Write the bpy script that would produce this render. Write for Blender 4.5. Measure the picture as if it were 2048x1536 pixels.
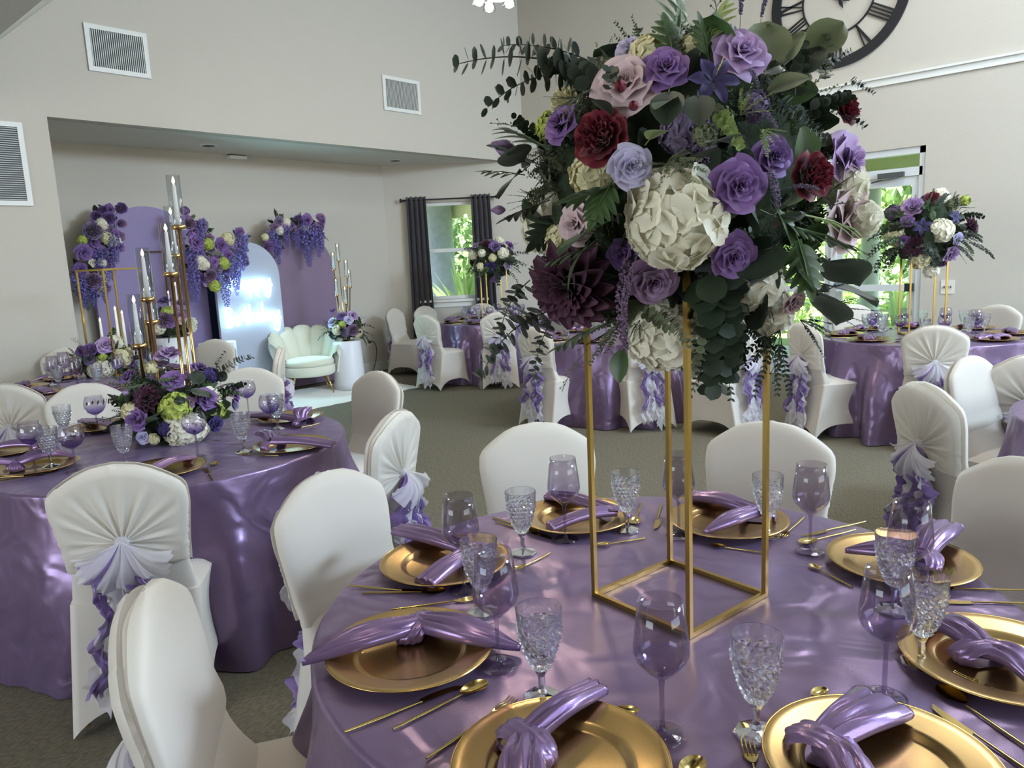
import bpy, bmesh, math, random
import numpy as np
from mathutils import Vector, Matrix
R = random.Random(7)
PI = math.pi
for o in list(bpy.data.objects): bpy.data.objects.remove(o)
C = bpy.context.scene.collection
scene = bpy.context.scene

# ------------------------------------------------------------------ camera
YAW, PITCH, ROLL, CH, F = math.radians(42.5), math.radians(9.3), math.radians(-2.7), 1.53, 1500.0
SY, CY = math.sin(YAW), math.cos(YAW)
def W(x, y, z=0.0):
    "view-aligned ground coordinates (x right of the camera, y ahead) to room coordinates"
    return Vector((SY*x + CY*y, SY*y - CY*x, z))
_f = W(0, math.cos(PITCH)); _f.z = -math.sin(PITCH)
_u0 = W(0, math.sin(PITCH)); _u0.z = math.cos(PITCH)
_r0 = W(1, 0)
_r = _r0*math.cos(ROLL) + _u0*math.sin(ROLL)
_u = -_r0*math.sin(ROLL) + _u0*math.cos(ROLL)
EYE = Vector((0, 0, CH))
def ray(px, py): return (_f + _r*(px-1024)/F - _u*(py-768)/F)
def at(px, py, z=0.76):
    d = ray(px, py); return EYE + d*((z-CH)/d.z)
def on(px, py, n, d0):
    d = ray(px, py); n = Vector(n); return EYE + d*((d0 - n.dot(EYE))/n.dot(d))
def dep(p): return (Vector(p)-EYE).dot(_f)
cd = bpy.data.cameras.new('camera'); cam = bpy.data.objects.new('camera', cd); C.objects.link(cam)
cam.matrix_world = Matrix(((_r.x, _u.x, -_f.x, 0), (_r.y, _u.y, -_f.y, 0), (_r.z, _u.z, -_f.z, CH), (0, 0, 0, 1)))
cd.sensor_width = 36; cd.lens = 36*F/2048; cd.clip_start = 0.05; cd.clip_end = 200
scene.camera = cam

# ------------------------------------------------------------------ light and exposure
vs = scene.view_settings
vs.view_transform = 'Standard'; vs.look = 'None'; vs.gamma = 1; vs.exposure = 0.04
try: vs.use_curve_mapping = False
except Exception: pass
w = bpy.data.worlds.new('sky'); scene.world = w; w.use_nodes = True
nt = w.node_tree; bgn = nt.nodes['Background']
sky = nt.nodes.new('ShaderNodeTexSky'); sky.sky_type = 'NISHITA'; sky.sun_disc = False
sky.sun_elevation = math.radians(55); sky.sun_rotation = math.radians(200)
nt.links.new(sky.outputs[0], bgn.inputs[0]); bgn.inputs[1].default_value = 0.6
def lamp(name, kind, loc, power, col, size=1, size2=None, target=None, spread=None):
    l = bpy.data.lights.new(name, kind); l.energy = power; l.color = col
    if kind == 'AREA':
        l.shape = 'RECTANGLE'; l.size = size; l.size_y = size2 or size
        if spread: l.spread = spread
    elif kind == 'POINT': l.shadow_soft_size = size
    o = bpy.data.objects.new(name, l); C.objects.link(o); o.location = loc
    if target is not None:
        o.rotation_euler = (Vector(target)-Vector(loc)).to_track_quat('-Z', 'Y').to_euler()
    return o
sun = lamp('sun', 'SUN', (14, 6, 12), 30, (1, .95, .85)); sun.rotation_euler = (math.radians(18), math.radians(-22), 0); sun.data.angle = .02
# daylight through the big windows of the unseen walls behind the camera
lamp('window_daylight', 'AREA', (2.2, -4.82, 1.9), 88, (.80, .90, 1), 4.6, 2.2, (2.2, 4, 1.5))
lamp('window_daylight', 'AREA', (-4.3, 2.6, 1.7), 125, (.86, .92, 1), 3.6, 1.8, (4, 2.6, 1.4))
lamp('clerestory_daylight', 'AREA', (6.3, -4.82, 4.3), 640, (.60, .78, 1), 2.6, 1.0, (5.3, 7.7, 4.2))
lamp('window_daylight_right', 'AREA', (8.84, -1.7, 1.6), 60, (.80, .90, 1), 2.0, 2.2, (2, .4, .9))

# ------------------------------------------------------------------ material helpers
def lin(c): return tuple((x/255/12.92 if x <= 10 else ((x/255+.055)/1.055)**2.4) for x in c)
MATS = {}
def mat(name, rgb, rough=.6, metal=0, bump=0, bscale=60, var=0, vscale=6, sheen=0, coat=0, trans=0, alpha=1, ior=1.45, spec=.5, aniso=0, emit=0, tcol=None):
    m = bpy.data.materials.new(name); m.use_nodes = True; n = m.node_tree; b = n.nodes['Principled BSDF']
    col = (*lin(rgb), 1)
    b.inputs['Base Color'].default_value = col; b.inputs['Roughness'].default_value = rough; b.inputs['Metallic'].default_value = metal
    b.inputs['Specular IOR Level'].default_value = spec; b.inputs['IOR'].default_value = ior
    b.inputs['Sheen Weight'].default_value = sheen; b.inputs['Coat Weight'].default_value = coat
    b.inputs['Transmission Weight'].default_value = trans; b.inputs['Alpha'].default_value = alpha
    if aniso: b.inputs['Anisotropic'].default_value = aniso
    if emit: b.inputs['Emission Color'].default_value = col; b.inputs['Emission Strength'].default_value = emit
    tc = n.nodes.new('ShaderNodeTexCoord')
    if var:
        nz = n.nodes.new('ShaderNodeTexNoise'); nz.inputs['Scale'].default_value = vscale; nz.inputs['Detail'].default_value = 3
        n.links.new(tc.outputs['Object'], nz.inputs['Vector'])
        mx = n.nodes.new('ShaderNodeMix'); mx.data_type = 'RGBA'
        mx.inputs['A'].default_value = (*[x*(1-var) for x in col[:3]], 1); mx.inputs['B'].default_value = (*[min(1, x*(1+var)) for x in col[:3]], 1)
        n.links.new(nz.outputs['Fac'], mx.inputs['Factor']); n.links.new(mx.outputs['Result'], b.inputs['Base Color'])
    if bump:
        nz = n.nodes.new('ShaderNodeTexNoise'); nz.inputs['Scale'].default_value = bscale; nz.inputs['Detail'].default_value = 4
        n.links.new(tc.outputs['Object'], nz.inputs['Vector'])
        bp = n.nodes.new('ShaderNodeBump'); bp.inputs['Strength'].default_value = bump; bp.inputs['Distance'].default_value = .01
        n.links.new(nz.outputs['Fac'], bp.inputs['Height']); n.links.new(bp.outputs['Normal'], b.inputs['Normal'])
    MATS[name] = m; return m
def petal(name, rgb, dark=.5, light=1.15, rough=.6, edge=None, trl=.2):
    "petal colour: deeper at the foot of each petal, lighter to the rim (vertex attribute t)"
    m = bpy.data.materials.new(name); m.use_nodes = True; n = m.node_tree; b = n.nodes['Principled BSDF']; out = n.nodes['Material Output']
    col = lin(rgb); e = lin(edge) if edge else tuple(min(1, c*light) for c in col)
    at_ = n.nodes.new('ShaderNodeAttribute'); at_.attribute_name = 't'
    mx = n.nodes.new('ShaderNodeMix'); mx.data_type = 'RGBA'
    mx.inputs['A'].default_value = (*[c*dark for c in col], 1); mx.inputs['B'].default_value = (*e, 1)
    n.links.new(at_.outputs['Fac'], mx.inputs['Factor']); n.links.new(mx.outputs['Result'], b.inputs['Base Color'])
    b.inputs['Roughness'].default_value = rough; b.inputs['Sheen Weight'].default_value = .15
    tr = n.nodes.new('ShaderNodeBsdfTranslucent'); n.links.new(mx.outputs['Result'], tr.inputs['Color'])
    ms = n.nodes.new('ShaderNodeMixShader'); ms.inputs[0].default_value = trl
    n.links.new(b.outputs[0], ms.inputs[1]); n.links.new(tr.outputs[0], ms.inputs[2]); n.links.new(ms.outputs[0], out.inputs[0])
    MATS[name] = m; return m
def sheer(name, rgb, clear=.35, rough=.7):
    m = bpy.data.materials.new(name); m.use_nodes = True; n = m.node_tree; b = n.nodes['Principled BSDF']; out = n.nodes['Material Output']
    b.inputs['Base Color'].default_value = (*lin(rgb), 1); b.inputs['Roughness'].default_value = rough; b.inputs['Sheen Weight'].default_value = .4
    tl = n.nodes.new('ShaderNodeBsdfTranslucent'); tl.inputs[0].default_value = (*lin(rgb), 1)
    m1 = n.nodes.new('ShaderNodeMixShader'); m1.inputs[0].default_value = .35
    tr = n.nodes.new('ShaderNodeBsdfTransparent'); ms = n.nodes.new('ShaderNodeMixShader'); ms.inputs[0].default_value = clear
    n.links.new(b.outputs[0], m1.inputs[1]); n.links.new(tl.outputs[0], m1.inputs[2])
    n.links.new(m1.outputs[0], ms.inputs[1]); n.links.new(tr.outputs[0], ms.inputs[2]); n.links.new(ms.outputs[0], out.inputs[0])
    MATS[name] = m; return m
def thin_glass(name, top, bottom=None, z0=0, z1=1, refl=.9, rough=.02):
    "blown glass wall: tinted see-through with a Fresnel reflection"
    m = bpy.data.materials.new(name); m.use_nodes = True; n = m.node_tree; n.nodes.remove(n.nodes['Principled BSDF']); out = n.nodes['Material Output']
    tr = n.nodes.new('ShaderNodeBsdfTransparent'); tr.inputs[0].default_value = (*lin(top), 1)
    if bottom:
        tc = n.nodes.new('ShaderNodeTexCoord'); sp = n.nodes.new('ShaderNodeSeparateXYZ'); mr = n.nodes.new('ShaderNodeMapRange')
        n.links.new(tc.outputs['Object'], sp.inputs[0]); n.links.new(sp.outputs['Z'], mr.inputs['Value'])
        mr.inputs['From Min'].default_value = z0; mr.inputs['From Max'].default_value = z1
        mx = n.nodes.new('ShaderNodeMix'); mx.data_type = 'RGBA'; mx.inputs['A'].default_value = (*lin(bottom), 1); mx.inputs['B'].default_value = (*lin(top), 1)
        n.links.new(mr.outputs[0], mx.inputs['Factor']); n.links.new(mx.outputs['Result'], tr.inputs[0])
    gl = n.nodes.new('ShaderNodeBsdfGlossy'); gl.inputs['Roughness'].default_value = rough
    lw = n.nodes.new('ShaderNodeLayerWeight'); lw.inputs['Blend'].default_value = .5
    pw = n.nodes.new('ShaderNodeMath'); pw.operation = 'POWER'; pw.inputs[1].default_value = 3.5; n.links.new(lw.outputs['Facing'], pw.inputs[0])
    mu = n.nodes.new('ShaderNodeMath'); mu.operation = 'MULTIPLY_ADD'; mu.inputs[1].default_value = .75*refl; mu.inputs[2].default_value = .045*refl
    n.links.new(pw.outputs[0], mu.inputs[0])
    ms = n.nodes.new('ShaderNodeMixShader'); n.links.new(mu.outputs[0], ms.inputs[0]); n.links.new(tr.outputs[0], ms.inputs[1]); n.links.new(gl.outputs[0], ms.inputs[2])
    n.links.new(ms.outputs[0], out.inputs[0]); MATS[name] = m; return m
def crystal(name, clear=.35):
    m = bpy.data.materials.new(name); m.use_nodes = True; n = m.node_tree; n.nodes.remove(n.nodes['Principled BSDF']); out = n.nodes['Material Output']
    g = n.nodes.new('ShaderNodeBsdfGlass'); g.inputs['IOR'].default_value = 1.47; g.inputs['Roughness'].default_value = .0; g.inputs[0].default_value = (.97, .98, 1, 1)
    tr = n.nodes.new('ShaderNodeBsdfTransparent'); tr.inputs[0].default_value = (.96, .97, .98, 1)
    ms = n.nodes.new('ShaderNodeMixShader'); ms.inputs[0].default_value = clear
    n.links.new(g.outputs[0], ms.inputs[1]); n.links.new(tr.outputs[0], ms.inputs[2]); n.links.new(ms.outputs[0], out.inputs[0]); MATS[name] = m; return m
def satin(name, rgb, rough=.34, wr=.25):
    m = mat(name, rgb, rough, .55, sheen=.15); n = m.node_tree; b = n.nodes['Principled BSDF']
    b.inputs['Sheen Tint'].default_value = (*lin((200, 180, 230)), 1)
    tc = n.nodes.new('ShaderNodeTexCoord')
    a = n.nodes.new('ShaderNodeTexNoise'); a.inputs['Scale'].default_value = 5.5; a.inputs['Detail'].default_value = 1.5; a.inputs['Distortion'].default_value = 1.0
    f = n.nodes.new('ShaderNodeTexNoise'); f.inputs['Scale'].default_value = 420; f.inputs['Detail'].default_value = 2
    for q in (a, f): n.links.new(tc.outputs['Object'], q.inputs['Vector'])
    b1 = n.nodes.new('ShaderNodeBump'); b1.inputs['Strength'].default_value = wr; b1.inputs['Distance'].default_value = .02
    b2 = n.nodes.new('ShaderNodeBump'); b2.inputs['Strength'].default_value = .12; b2.inputs['Distance'].default_value = .002
    n.links.new(a.outputs['Fac'], b1.inputs['Height']); n.links.new(f.outputs['Fac'], b2.inputs['Height'])
    n.links.new(b1.outputs[0], b2.inputs['Normal']); n.links.new(b2.outputs[0], b.inputs['Normal']); return m

M = MATS
mat('wall_paint', (194, 188, 176), .75, bump=.25, bscale=140)
mat('ceiling_paint', (214, 211, 202), .8, bump=.3, bscale=90)
mat('white_trim', (222, 222, 216), .45)
mat('aluminium_white', (206, 210, 210), .4)
mat('dark_void', (40, 40, 42), .8)
mat('duct_grey', (74, 76, 78), .6)
mat('black_metal', (30, 29, 31), .5, .3)
mat('curtain_cloth', (52, 49, 56), .8, bump=.15, bscale=300, sheen=.3)
mat('rug_fur', (226, 226, 216), .95, sheen=.6)
mat('gold_leaf', (190, 160, 108), .27, 1, var=.10, vscale=5)
mat('gold_rim', (214, 178, 110), .2, 1)
mat('gold_frame', (172, 144, 80), .32, 1)
mat('gold_cutlery', (196, 172, 108), .16, 1)
mat('brass', (212, 178, 122), .18, 1)
mat('cover_cloth', (209, 201, 189), .8, sheen=.35, bump=.06, bscale=500)
sheer('cap_chiffon', (234, 228, 217), .1)
sheer('organza_white', (240, 236, 240), .36)
sheer('organza_lilac', (150, 122, 184), .12)
satin('table_satin', (125, 104, 134), .29, .8)
satin('napkin_satin', (134, 108, 144), .26, .12)
thin_glass('lilac_glass', (240, 237, 242), (226, 220, 232), .10, .19)
thin_glass('smoke_glass', (244, 242, 247), (196, 184, 226), .10, .15)
thin_glass('clear_glass', (246, 248, 250))
thin_glass('pane_glass', (240, 248, 246), refl=.5)
crystal('crystal_glass', .18)
mat('wax', (238, 234, 222), .5, sheen=.2)
mat('lilac_panel', (142, 126, 168), .55, var=.04, vscale=3)
mat('mauve_panel', (132, 112, 136), .55, var=.04, vscale=3)
mat('white_panel', (176, 182, 198), .75)
mat('shadow_navy', (52, 60, 84), .8)  # shadow tone for the gap between two arches, not a cloth
mat('plinth_white', (226, 226, 232), .38)
mat('velvet_cream', (226, 226, 206), .7, sheen=.8)
mat('socket_white', (220, 218, 208), .4)
mat('black_rubber', (18, 18, 18), .5)
mat('moss', (34, 46, 26), .95, bump=.8, bscale=50, var=.4, vscale=20)
mat('stem_green', (70, 84, 48), .6)
mat('twig_brown', (62, 50, 44), .7)
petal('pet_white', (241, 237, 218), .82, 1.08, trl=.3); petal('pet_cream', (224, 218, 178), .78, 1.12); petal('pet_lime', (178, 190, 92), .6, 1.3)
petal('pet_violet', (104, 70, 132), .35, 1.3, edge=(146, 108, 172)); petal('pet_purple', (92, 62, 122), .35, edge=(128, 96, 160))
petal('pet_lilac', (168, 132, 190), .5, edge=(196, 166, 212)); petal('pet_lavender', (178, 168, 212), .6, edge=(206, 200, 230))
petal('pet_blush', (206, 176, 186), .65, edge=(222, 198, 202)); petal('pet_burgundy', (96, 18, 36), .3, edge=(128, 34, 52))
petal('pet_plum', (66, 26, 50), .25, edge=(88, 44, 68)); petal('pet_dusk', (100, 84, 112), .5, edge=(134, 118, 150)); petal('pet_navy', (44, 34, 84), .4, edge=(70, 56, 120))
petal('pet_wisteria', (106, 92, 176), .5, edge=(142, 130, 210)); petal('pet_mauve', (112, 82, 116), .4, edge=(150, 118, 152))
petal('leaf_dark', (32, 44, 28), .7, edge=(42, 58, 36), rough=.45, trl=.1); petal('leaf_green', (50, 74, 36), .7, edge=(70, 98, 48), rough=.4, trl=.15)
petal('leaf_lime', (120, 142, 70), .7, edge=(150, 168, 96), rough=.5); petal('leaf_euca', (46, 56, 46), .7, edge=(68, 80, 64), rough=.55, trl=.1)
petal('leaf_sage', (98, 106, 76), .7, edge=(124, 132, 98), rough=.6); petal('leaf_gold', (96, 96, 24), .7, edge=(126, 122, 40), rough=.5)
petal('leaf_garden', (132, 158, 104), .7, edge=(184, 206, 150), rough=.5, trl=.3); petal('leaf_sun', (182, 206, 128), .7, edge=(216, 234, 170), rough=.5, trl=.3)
mat('stamen', (216, 196, 90), .6); mat('bark', (150, 156, 170), .9, bump=.8, bscale=25, var=.25, vscale=9)
mat('grass', (128, 146, 92), .9, var=.4, vscale=3); mat('stucco_yellow', (224, 226, 186), .8); mat('paving', (200, 196, 186), .9, var=.1)
mat('flame', (255, 214, 120), .5, emit=14); mat('bulb', (255, 226, 176), .5, emit=60); mat('neon_tube', (205, 246, 255), .4, emit=4.5)
mat('clock_black', (28, 28, 32), .5)

# carpet: dark olive loop pile with short pale dashes
def carpet():
    m = mat('carpet', (92, 88, 74), .95); n = m.node_tree; b = n.nodes['Principled BSDF']
    tc = n.nodes.new('ShaderNodeTexCoord'); mp = n.nodes.new('ShaderNodeMapping'); mp.inputs['Scale'].default_value = (40, 260, 1); mp.inputs['Rotation'].default_value = (0, 0, .5)
    nz = n.nodes.new('ShaderNodeTexNoise'); nz.inputs['Scale'].default_value = 1; nz.inputs['Detail'].default_value = 2
    n.links.new(tc.outputs['Object'], mp.inputs[0]); n.links.new(mp.outputs[0], nz.inputs['Vector'])
    cr = n.nodes.new('ShaderNodeValToRGB'); e = cr.color_ramp.elements
    e[0].position = .38; e[0].color = (*lin((88, 84, 70)), 1); e[1].position = .68; e[1].color = (*lin((130, 122, 102)), 1)
    n.links.new(nz.outputs['Fac'], cr.inputs[0]); n.links.new(cr.outputs[0], b.inputs['Base Color'])
    bp = n.nodes.new('ShaderNodeBump'); bp.inputs['Strength'].default_value = .5; bp.inputs['Distance'].default_value = .004
    n.links.new(nz.outputs['Fac'], bp.inputs['Height']); n.links.new(bp.outputs[0], b.inputs['Normal'])
carpet()

# ------------------------------------------------------------------ mesh building
class MB:
    def __init__(s): s.v = []; s.f = []; s.t = []; s.n = 0
    def raw(s, P, faces, t=None):
        P = np.asarray(P, float).reshape(-1, 3); s.v.append(P)
        s.f += [tuple(i+s.n for i in q) for q in faces]
        s.t.append(np.full(len(P), .6) if t is None else np.asarray(t, float).ravel()); s.n += len(P); return s
    def grid(s, P, cu=False, cv=False, t=None, flip=False):
        P = np.asarray(P, float); a, b = P.shape[:2]; fs = []
        for i in range(a if cu else a-1):
            i2 = (i+1) % a
            for j in range(b if cv else b-1):
                j2 = (j+1) % b; q = (i*b+j, i2*b+j, i2*b+j2, i*b+j2)
                fs.append(q[::-1] if flip else q)
        return s.raw(P, fs, t)
    def box(s, c, d, rz=0, mtx=None):
        x, y, z = [k/2 for k in d]
        P = np.array([(i*x, j*y, k*z) for i in (-1, 1) for j in (-1, 1) for k in (-1, 1)])
        if rz: cs, sn = math.cos(rz), math.sin(rz); P = P @ np.array([[cs, sn, 0], [-sn, cs, 0], [0, 0, 1]])
        if mtx is not None: P = P @ np.array(mtx).T
        return s.raw(P+np.array(c), [(0, 1, 3, 2), (4, 6, 7, 5), (0, 4, 5, 1), (2, 3, 7, 6), (0, 2, 6, 4), (1, 5, 7, 3)])
    def lathe(s, prof, n=24, c=(0, 0, 0), rmod=None):
        th = np.linspace(0, 2*PI, n, endpoint=False); pr = np.array(prof, float)
        r = pr[:, 0][:, None]*np.ones(n); 
        if rmod is not None: r = r*rmod(th[None, :], pr[:, 1][:, None])
        P = np.stack([r*np.cos(th)+c[0], r*np.sin(th)+c[1], pr[:, 1][:, None]*np.ones(n)+c[2]], -1)
        return s.grid(P, cv=True, flip=True)
    def tube(s, pts, rad, n=8, cap=True, sq=False):
        pts = [Vector(p) for p in pts]; m = len(pts); rad = rad if hasattr(rad, '__len__') else [rad]*m
        rows = []; up = Vector((0, 0, 1)); prev = None
        for i, p in enumerate(pts):
            d = (pts[min(i+1, m-1)]-pts[max(i-1, 0)]).normalized()
            if prev is None:
                a = up if abs(d.z) < .9 else Vector((1, 0, 0)); x = d.cross(a).normalized()
            else: x = (prev - d*prev.dot(d)); x = x.normalized() if x.length > 1e-6 else d.orthogonal().normalized()
            prev = x; y = d.cross(x)
            off = PI/4 if sq else 0; k = 4 if sq else n
            rows.append([tuple(p + (x*math.cos(off+2*PI*j/k)+y*math.sin(off+2*PI*j/k))*rad[i]) for j in range(k)])
        s.grid(rows, cv=True)
        if cap:
            k = len(rows[0]); s.f.append(tuple(s.n-k+j for j in range(k))); s.f.append(tuple(s.n-m*k+k-1-j for j in range(k)))
        return s
    def add(s, o, mtx=None):
        for P, t in zip(o.v, o.t):
            if mtx is not None: A = np.array(mtx); P = P @ A[:3, :3].T + A[:3, 3]
            s.v.append(P); s.t.append(t)
        s.f += [tuple(i+s.n for i in q) for q in o.f]; s.n += o.n; return s
    def mesh(s, name, smooth=True):
        me = bpy.data.meshes.new(name); V = np.concatenate(s.v) if s.v else np.zeros((0, 3))
        me.from_pydata(V.tolist(), [], s.f); a = me.attributes.new('t', 'FLOAT', 'POINT'); a.data.foreach_set('value', np.clip(np.concatenate(s.t), 0, 1).astype('f'))
        me.polygons.foreach_set('use_smooth', [smooth]*len(me.polygons)); me.update(); return me
def frame(o, normal, roll=0, scale=1):
    "matrix that puts local +Z along normal"
    z = Vector(normal).normalized(); a = Vector((0, 0, 1)) if abs(z.z) < .95 else Vector((0, 1, 0))
    x = a.cross(z).normalized(); y = z.cross(x)
    m = Matrix(((x.x, y.x, z.x, o[0]), (x.y, y.y, z.y, o[1]), (x.z, y.z, z.z, o[2]), (0, 0, 0, 1)))
    return m @ Matrix.Rotation(roll, 4, 'Z') @ Matrix.Scale(scale, 4)
def ob(name, me, m=None, parent=None, mtx=None, smooth=True, loc=None, rz=0):
    if isinstance(me, MB): me = me.mesh(name, smooth)
    o = bpy.data.objects.new(name, me); C.objects.link(o)
    if parent is not None: o.parent = parent
    if m:
        m = M[m]
        if not me.materials: me.materials.append(m)
        if me.materials[0] is not m: o.material_slots[0].link = 'OBJECT'; o.material_slots[0].material = m
    if mtx is not None: o.matrix_local = mtx
    if loc is not None: o.location = loc
    if rz: o.rotation_euler.z = rz
    return o
def tag(o, label=None, cat=None, group=None, kind=None):
    for k, v in (('label', label), ('category', cat), ('group', group), ('kind', kind)):
        if v: o[k] = v
    return o
def thing(name, label, cat, loc=(0, 0, 0), rz=0, group=None):
    o = bpy.data.objects.new(name, None); C.objects.link(o); o.location = loc; o.rotation_euler.z = rz; o.empty_display_size = .05
    return tag(o, label, cat, group)
def clone(root, label=None, loc=None, rz=None, group=None, mtx=None):
    r = root.copy(); C.objects.link(r)
    if loc is not None: r.location = loc
    if rz is not None: r.rotation_euler.z = rz
    if mtx is not None: r.matrix_world = mtx
    if label: r['label'] = label
    if group: r['group'] = group
    for ch in list(KIDS.get(root.name, [])):
        c = ch.copy(); C.objects.link(c); c.parent = r; KIDS.setdefault(r.name, []).append(c)
        for g in KIDS.get(ch.name, []):
            d = g.copy(); C.objects.link(d); d.parent = c; KIDS.setdefault(c.name, []).append(d)
    return r
KIDS = {}
def part(name, me, m, parent, **k):
    o = ob(name, me, m, parent, **k); KIDS.setdefault(parent.name, []).append(o); return o
def struct(name, me, m, parent=None, smooth=False, **k):
    o = ob(name, me, m, parent, smooth=smooth, **k)
    if parent is None: o['kind'] = 'structure'
    return o

# ------------------------------------------------------------------ room shell
ZC, YB, YA, XR, XL, YF, ZT = 2.996, 7.728, 9.05, 8.93, -4.5, -5.0, 5.75
T = .15
def wallbox(name, x0, x1, y0, y1, z0, z1, m='wall_paint'):
    return MB().box(((x0+x1)/2, (y0+y1)/2, (z0+z1)/2), (abs(x1-x0), abs(y1-y0), abs(z1-z0)))
b = MB(); b.box((2.3, 2.0, -.06), (14.2, 14.6, .12)); struct('floor', b, 'carpet')
PX = 2.455                                      # right edge of the left pier
b = MB()
b.box(((XL+PX)/2, YB+T/2+.001, ZC/2), (PX-XL, T, ZC))                      # pier left of the alcove
b.box(((XL+XR)/2, YB+T/2, (ZC+ZT)/2), (XR-XL, T, ZT-ZC))                   # wall above the alcove
struct('wall_back', b, 'wall_paint')
b = MB(); b.box((PX-T/2, (YB+T+YA)/2, ZC/2), (T, YA-YB-T, ZC)); struct('wall_alcove_side', b, 'wall_paint')
b = MB(); b.box(((PX-T+7.3)/2, YA+T/2, ZC/2), (7.3-PX+T, T, ZC)); struct('wall_alcove', b, 'wall_paint')
b = MB(); b.box(((PX+XR)/2, (YB+T+YA+T)/2, ZC+.05), (XR-PX+.3, YA-YB+.02, .1)); struct('ceiling_alcove', b, 'ceiling_paint')
# 45 degree wall with the window
P0 = Vector((7.255, 9.05, 0)); DD = Vector((1, -1, 0)).normalized(); NN = Vector((-1, -1, 0)).normalized()   # NN points into the room
LW = (XR-7.255)*math.sqrt(2)
def dbox(b, s0, s1, z0, z1, n0, n1):
    c = P0 + DD*((s0+s1)/2) + NN*((n0+n1)/2); return b.box((c.x, c.y, (z0+z1)/2), (s1-s0, abs(n1-n0), z1-z0), rz=-PI/4)
S0, S1, WZ0, WZ1 = .50, 1.42, 1.0, 2.45
b = MB(); dbox(b, 0, S0, 0, ZC, -T, 0); dbox(b, S1, LW+.1, 0, ZC, -T, 0); dbox(b, S0, S1, 0, WZ0, -T, 0); dbox(b, S0, S1, WZ1, ZC, -T, 0)
struct('wall_window', b, 'wall_paint')
wn = MB(); dbox(wn, S0, S0+.05, WZ0, WZ1, -.11, -.06); dbox(wn, S1-.05, S1, WZ0, WZ1, -.11, -.06); dbox(wn, S0+.05, S1-.05, WZ1-.05, WZ1, -.11, -.06); dbox(wn, S0+.05, S1-.05, WZ0, WZ0+.05, -.11, -.06)
wo = struct('window_1', wn, 'white_trim')
w2 = MB(); dbox(w2, S0+.05, S1-.05, 1.71, 1.765, -.11, -.055); struct('meeting_rail', w2, 'white_trim', wo)
for z0, z1 in ((WZ0+.05, 1.71), (1.765, WZ1-.05)):
    w3 = MB(); dbox(w3, S0+.05, S1-.05, z0, z1, -.09, -.086); struct('pane', w3, 'pane_glass', wo)
w4 = MB(); dbox(w4, S0-.06, S1+.06, .965, 1.0, -.06, .07); dbox(w4, S0-.03, S1+.03, .885, .965, .001, .02); struct('window_sill', w4, 'white_trim', wo)
# right wall with glazed door
DY0, DY1, DZ = 2.19, 4.06, 2.52
b = MB(); b.box((XR+T/2, (YF+DY0)/2, ZT/2), (T, DY0-YF, ZT)); b.box((XR+T/2, (DY1+YB+T)/2, ZT/2), (T, YB+T-DY1, ZT)); b.box((XR+T/2, (DY0+DY1)/2, (DZ+ZT)/2), (T, DY1-DY0, ZT-DZ))
struct('wall_right', b, 'wall_paint')
dr = MB()
for y in (DY0+.03, 3.115, DY1-.03): dr.box((XR+.07, y, DZ/2), (.10, .06, DZ))
dr.box((XR+.07, (DY0+DY1)/2, DZ-.035), (.10, DY1-DY0, .07)); dr.box((XR+.07, (DY0+DY1)/2, 2.27), (.10, DY1-DY0-.06, .09))
do = struct('door_1', dr, 'aluminium_white')
for k, (y0, y1) in enumerate(((DY0+.06, 3.085), (3.145, DY1-.06))):
    d = MB()
    for y in (y0+.035, y1-.035): d.box((XR+.06, y, 1.12), (.045, .07, 2.2))
    d.box((XR+.06, (y0+y1)/2, 2.175), (.045, y1-y0-.14, .09)); d.box((XR+.06, (y0+y1)/2, .11), (.045, y1-y0-.14, .2)); struct('door_leaf', d, 'aluminium_white', do)
    g = MB(); g.box((XR+.06, (y0+y1)/2, 1.17), (.006, y1-y0-.14, 1.92)); struct('pane', g, 'pane_glass', do)
    g = MB(); g.box((XR+.07, (y0+y1)/2, 2.383), (.006, y1-y0+.02, .13)); struct('pane', g, 'pane_glass', do)
    p = MB(); p.box((XR-.03, (y0+y1)/2+.02, 1.05), (.06, y1-y0-.12, .07)); struct('push_bar', p, 'aluminium_white', do)
    p = MB(); p.box((XR-.025, y0+.045, 1.05), (.07, .075, .085)); struct('push_bar_end', p, 'black_rubber', do)
p = MB(); p.box((XR+.0, 2.52, 2.25), (.06, .26, .05)); p.tube([(XR, 2.42, 2.23), (XR-.10, 2.58, 2.20), (XR+.02, 2.72, 2.19)], .008); struct('door_closer', p, 'duct_grey', do)
# unseen walls, with windows that light the room
b = MB()
b.box((-2.4, YF-T/2, ZT/2), (4.2, T, ZT)); b.box((4.75-.05, YF-T/2, ZT/2), (.3, T, ZT)); b.box((8.3, YF-T/2, ZT/2), (1.4, T, ZT))
b.box((2.2, YF-T/2, .4), (4.7, T, .8)); b.box((2.2, YF-T/2, (3.1+ZT)/2), (4.7, T, ZT-3.1)); b.box((6.2, YF-T/2, 1.85), (2.8, T, 3.7)); b.box((6.2, YF-T/2, (4.9+ZT)/2), (2.8, T, ZT-4.9))
struct('wall_front', b, 'wall_paint')
b = MB(); b.box((XL-T/2, -2.1, ZC/2), (T, 5.8, ZC)); b.box((XL-T/2, 6.15, ZC/2), (T, 3.4, ZC)); b.box((XL-T/2, 2.6, .4), (T, 3.7, .8)); b.box((XL-T/2, 2.6, 2.8), (T, 3.7, .4)); struct('wall_left', b, 'wall_paint')
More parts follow.
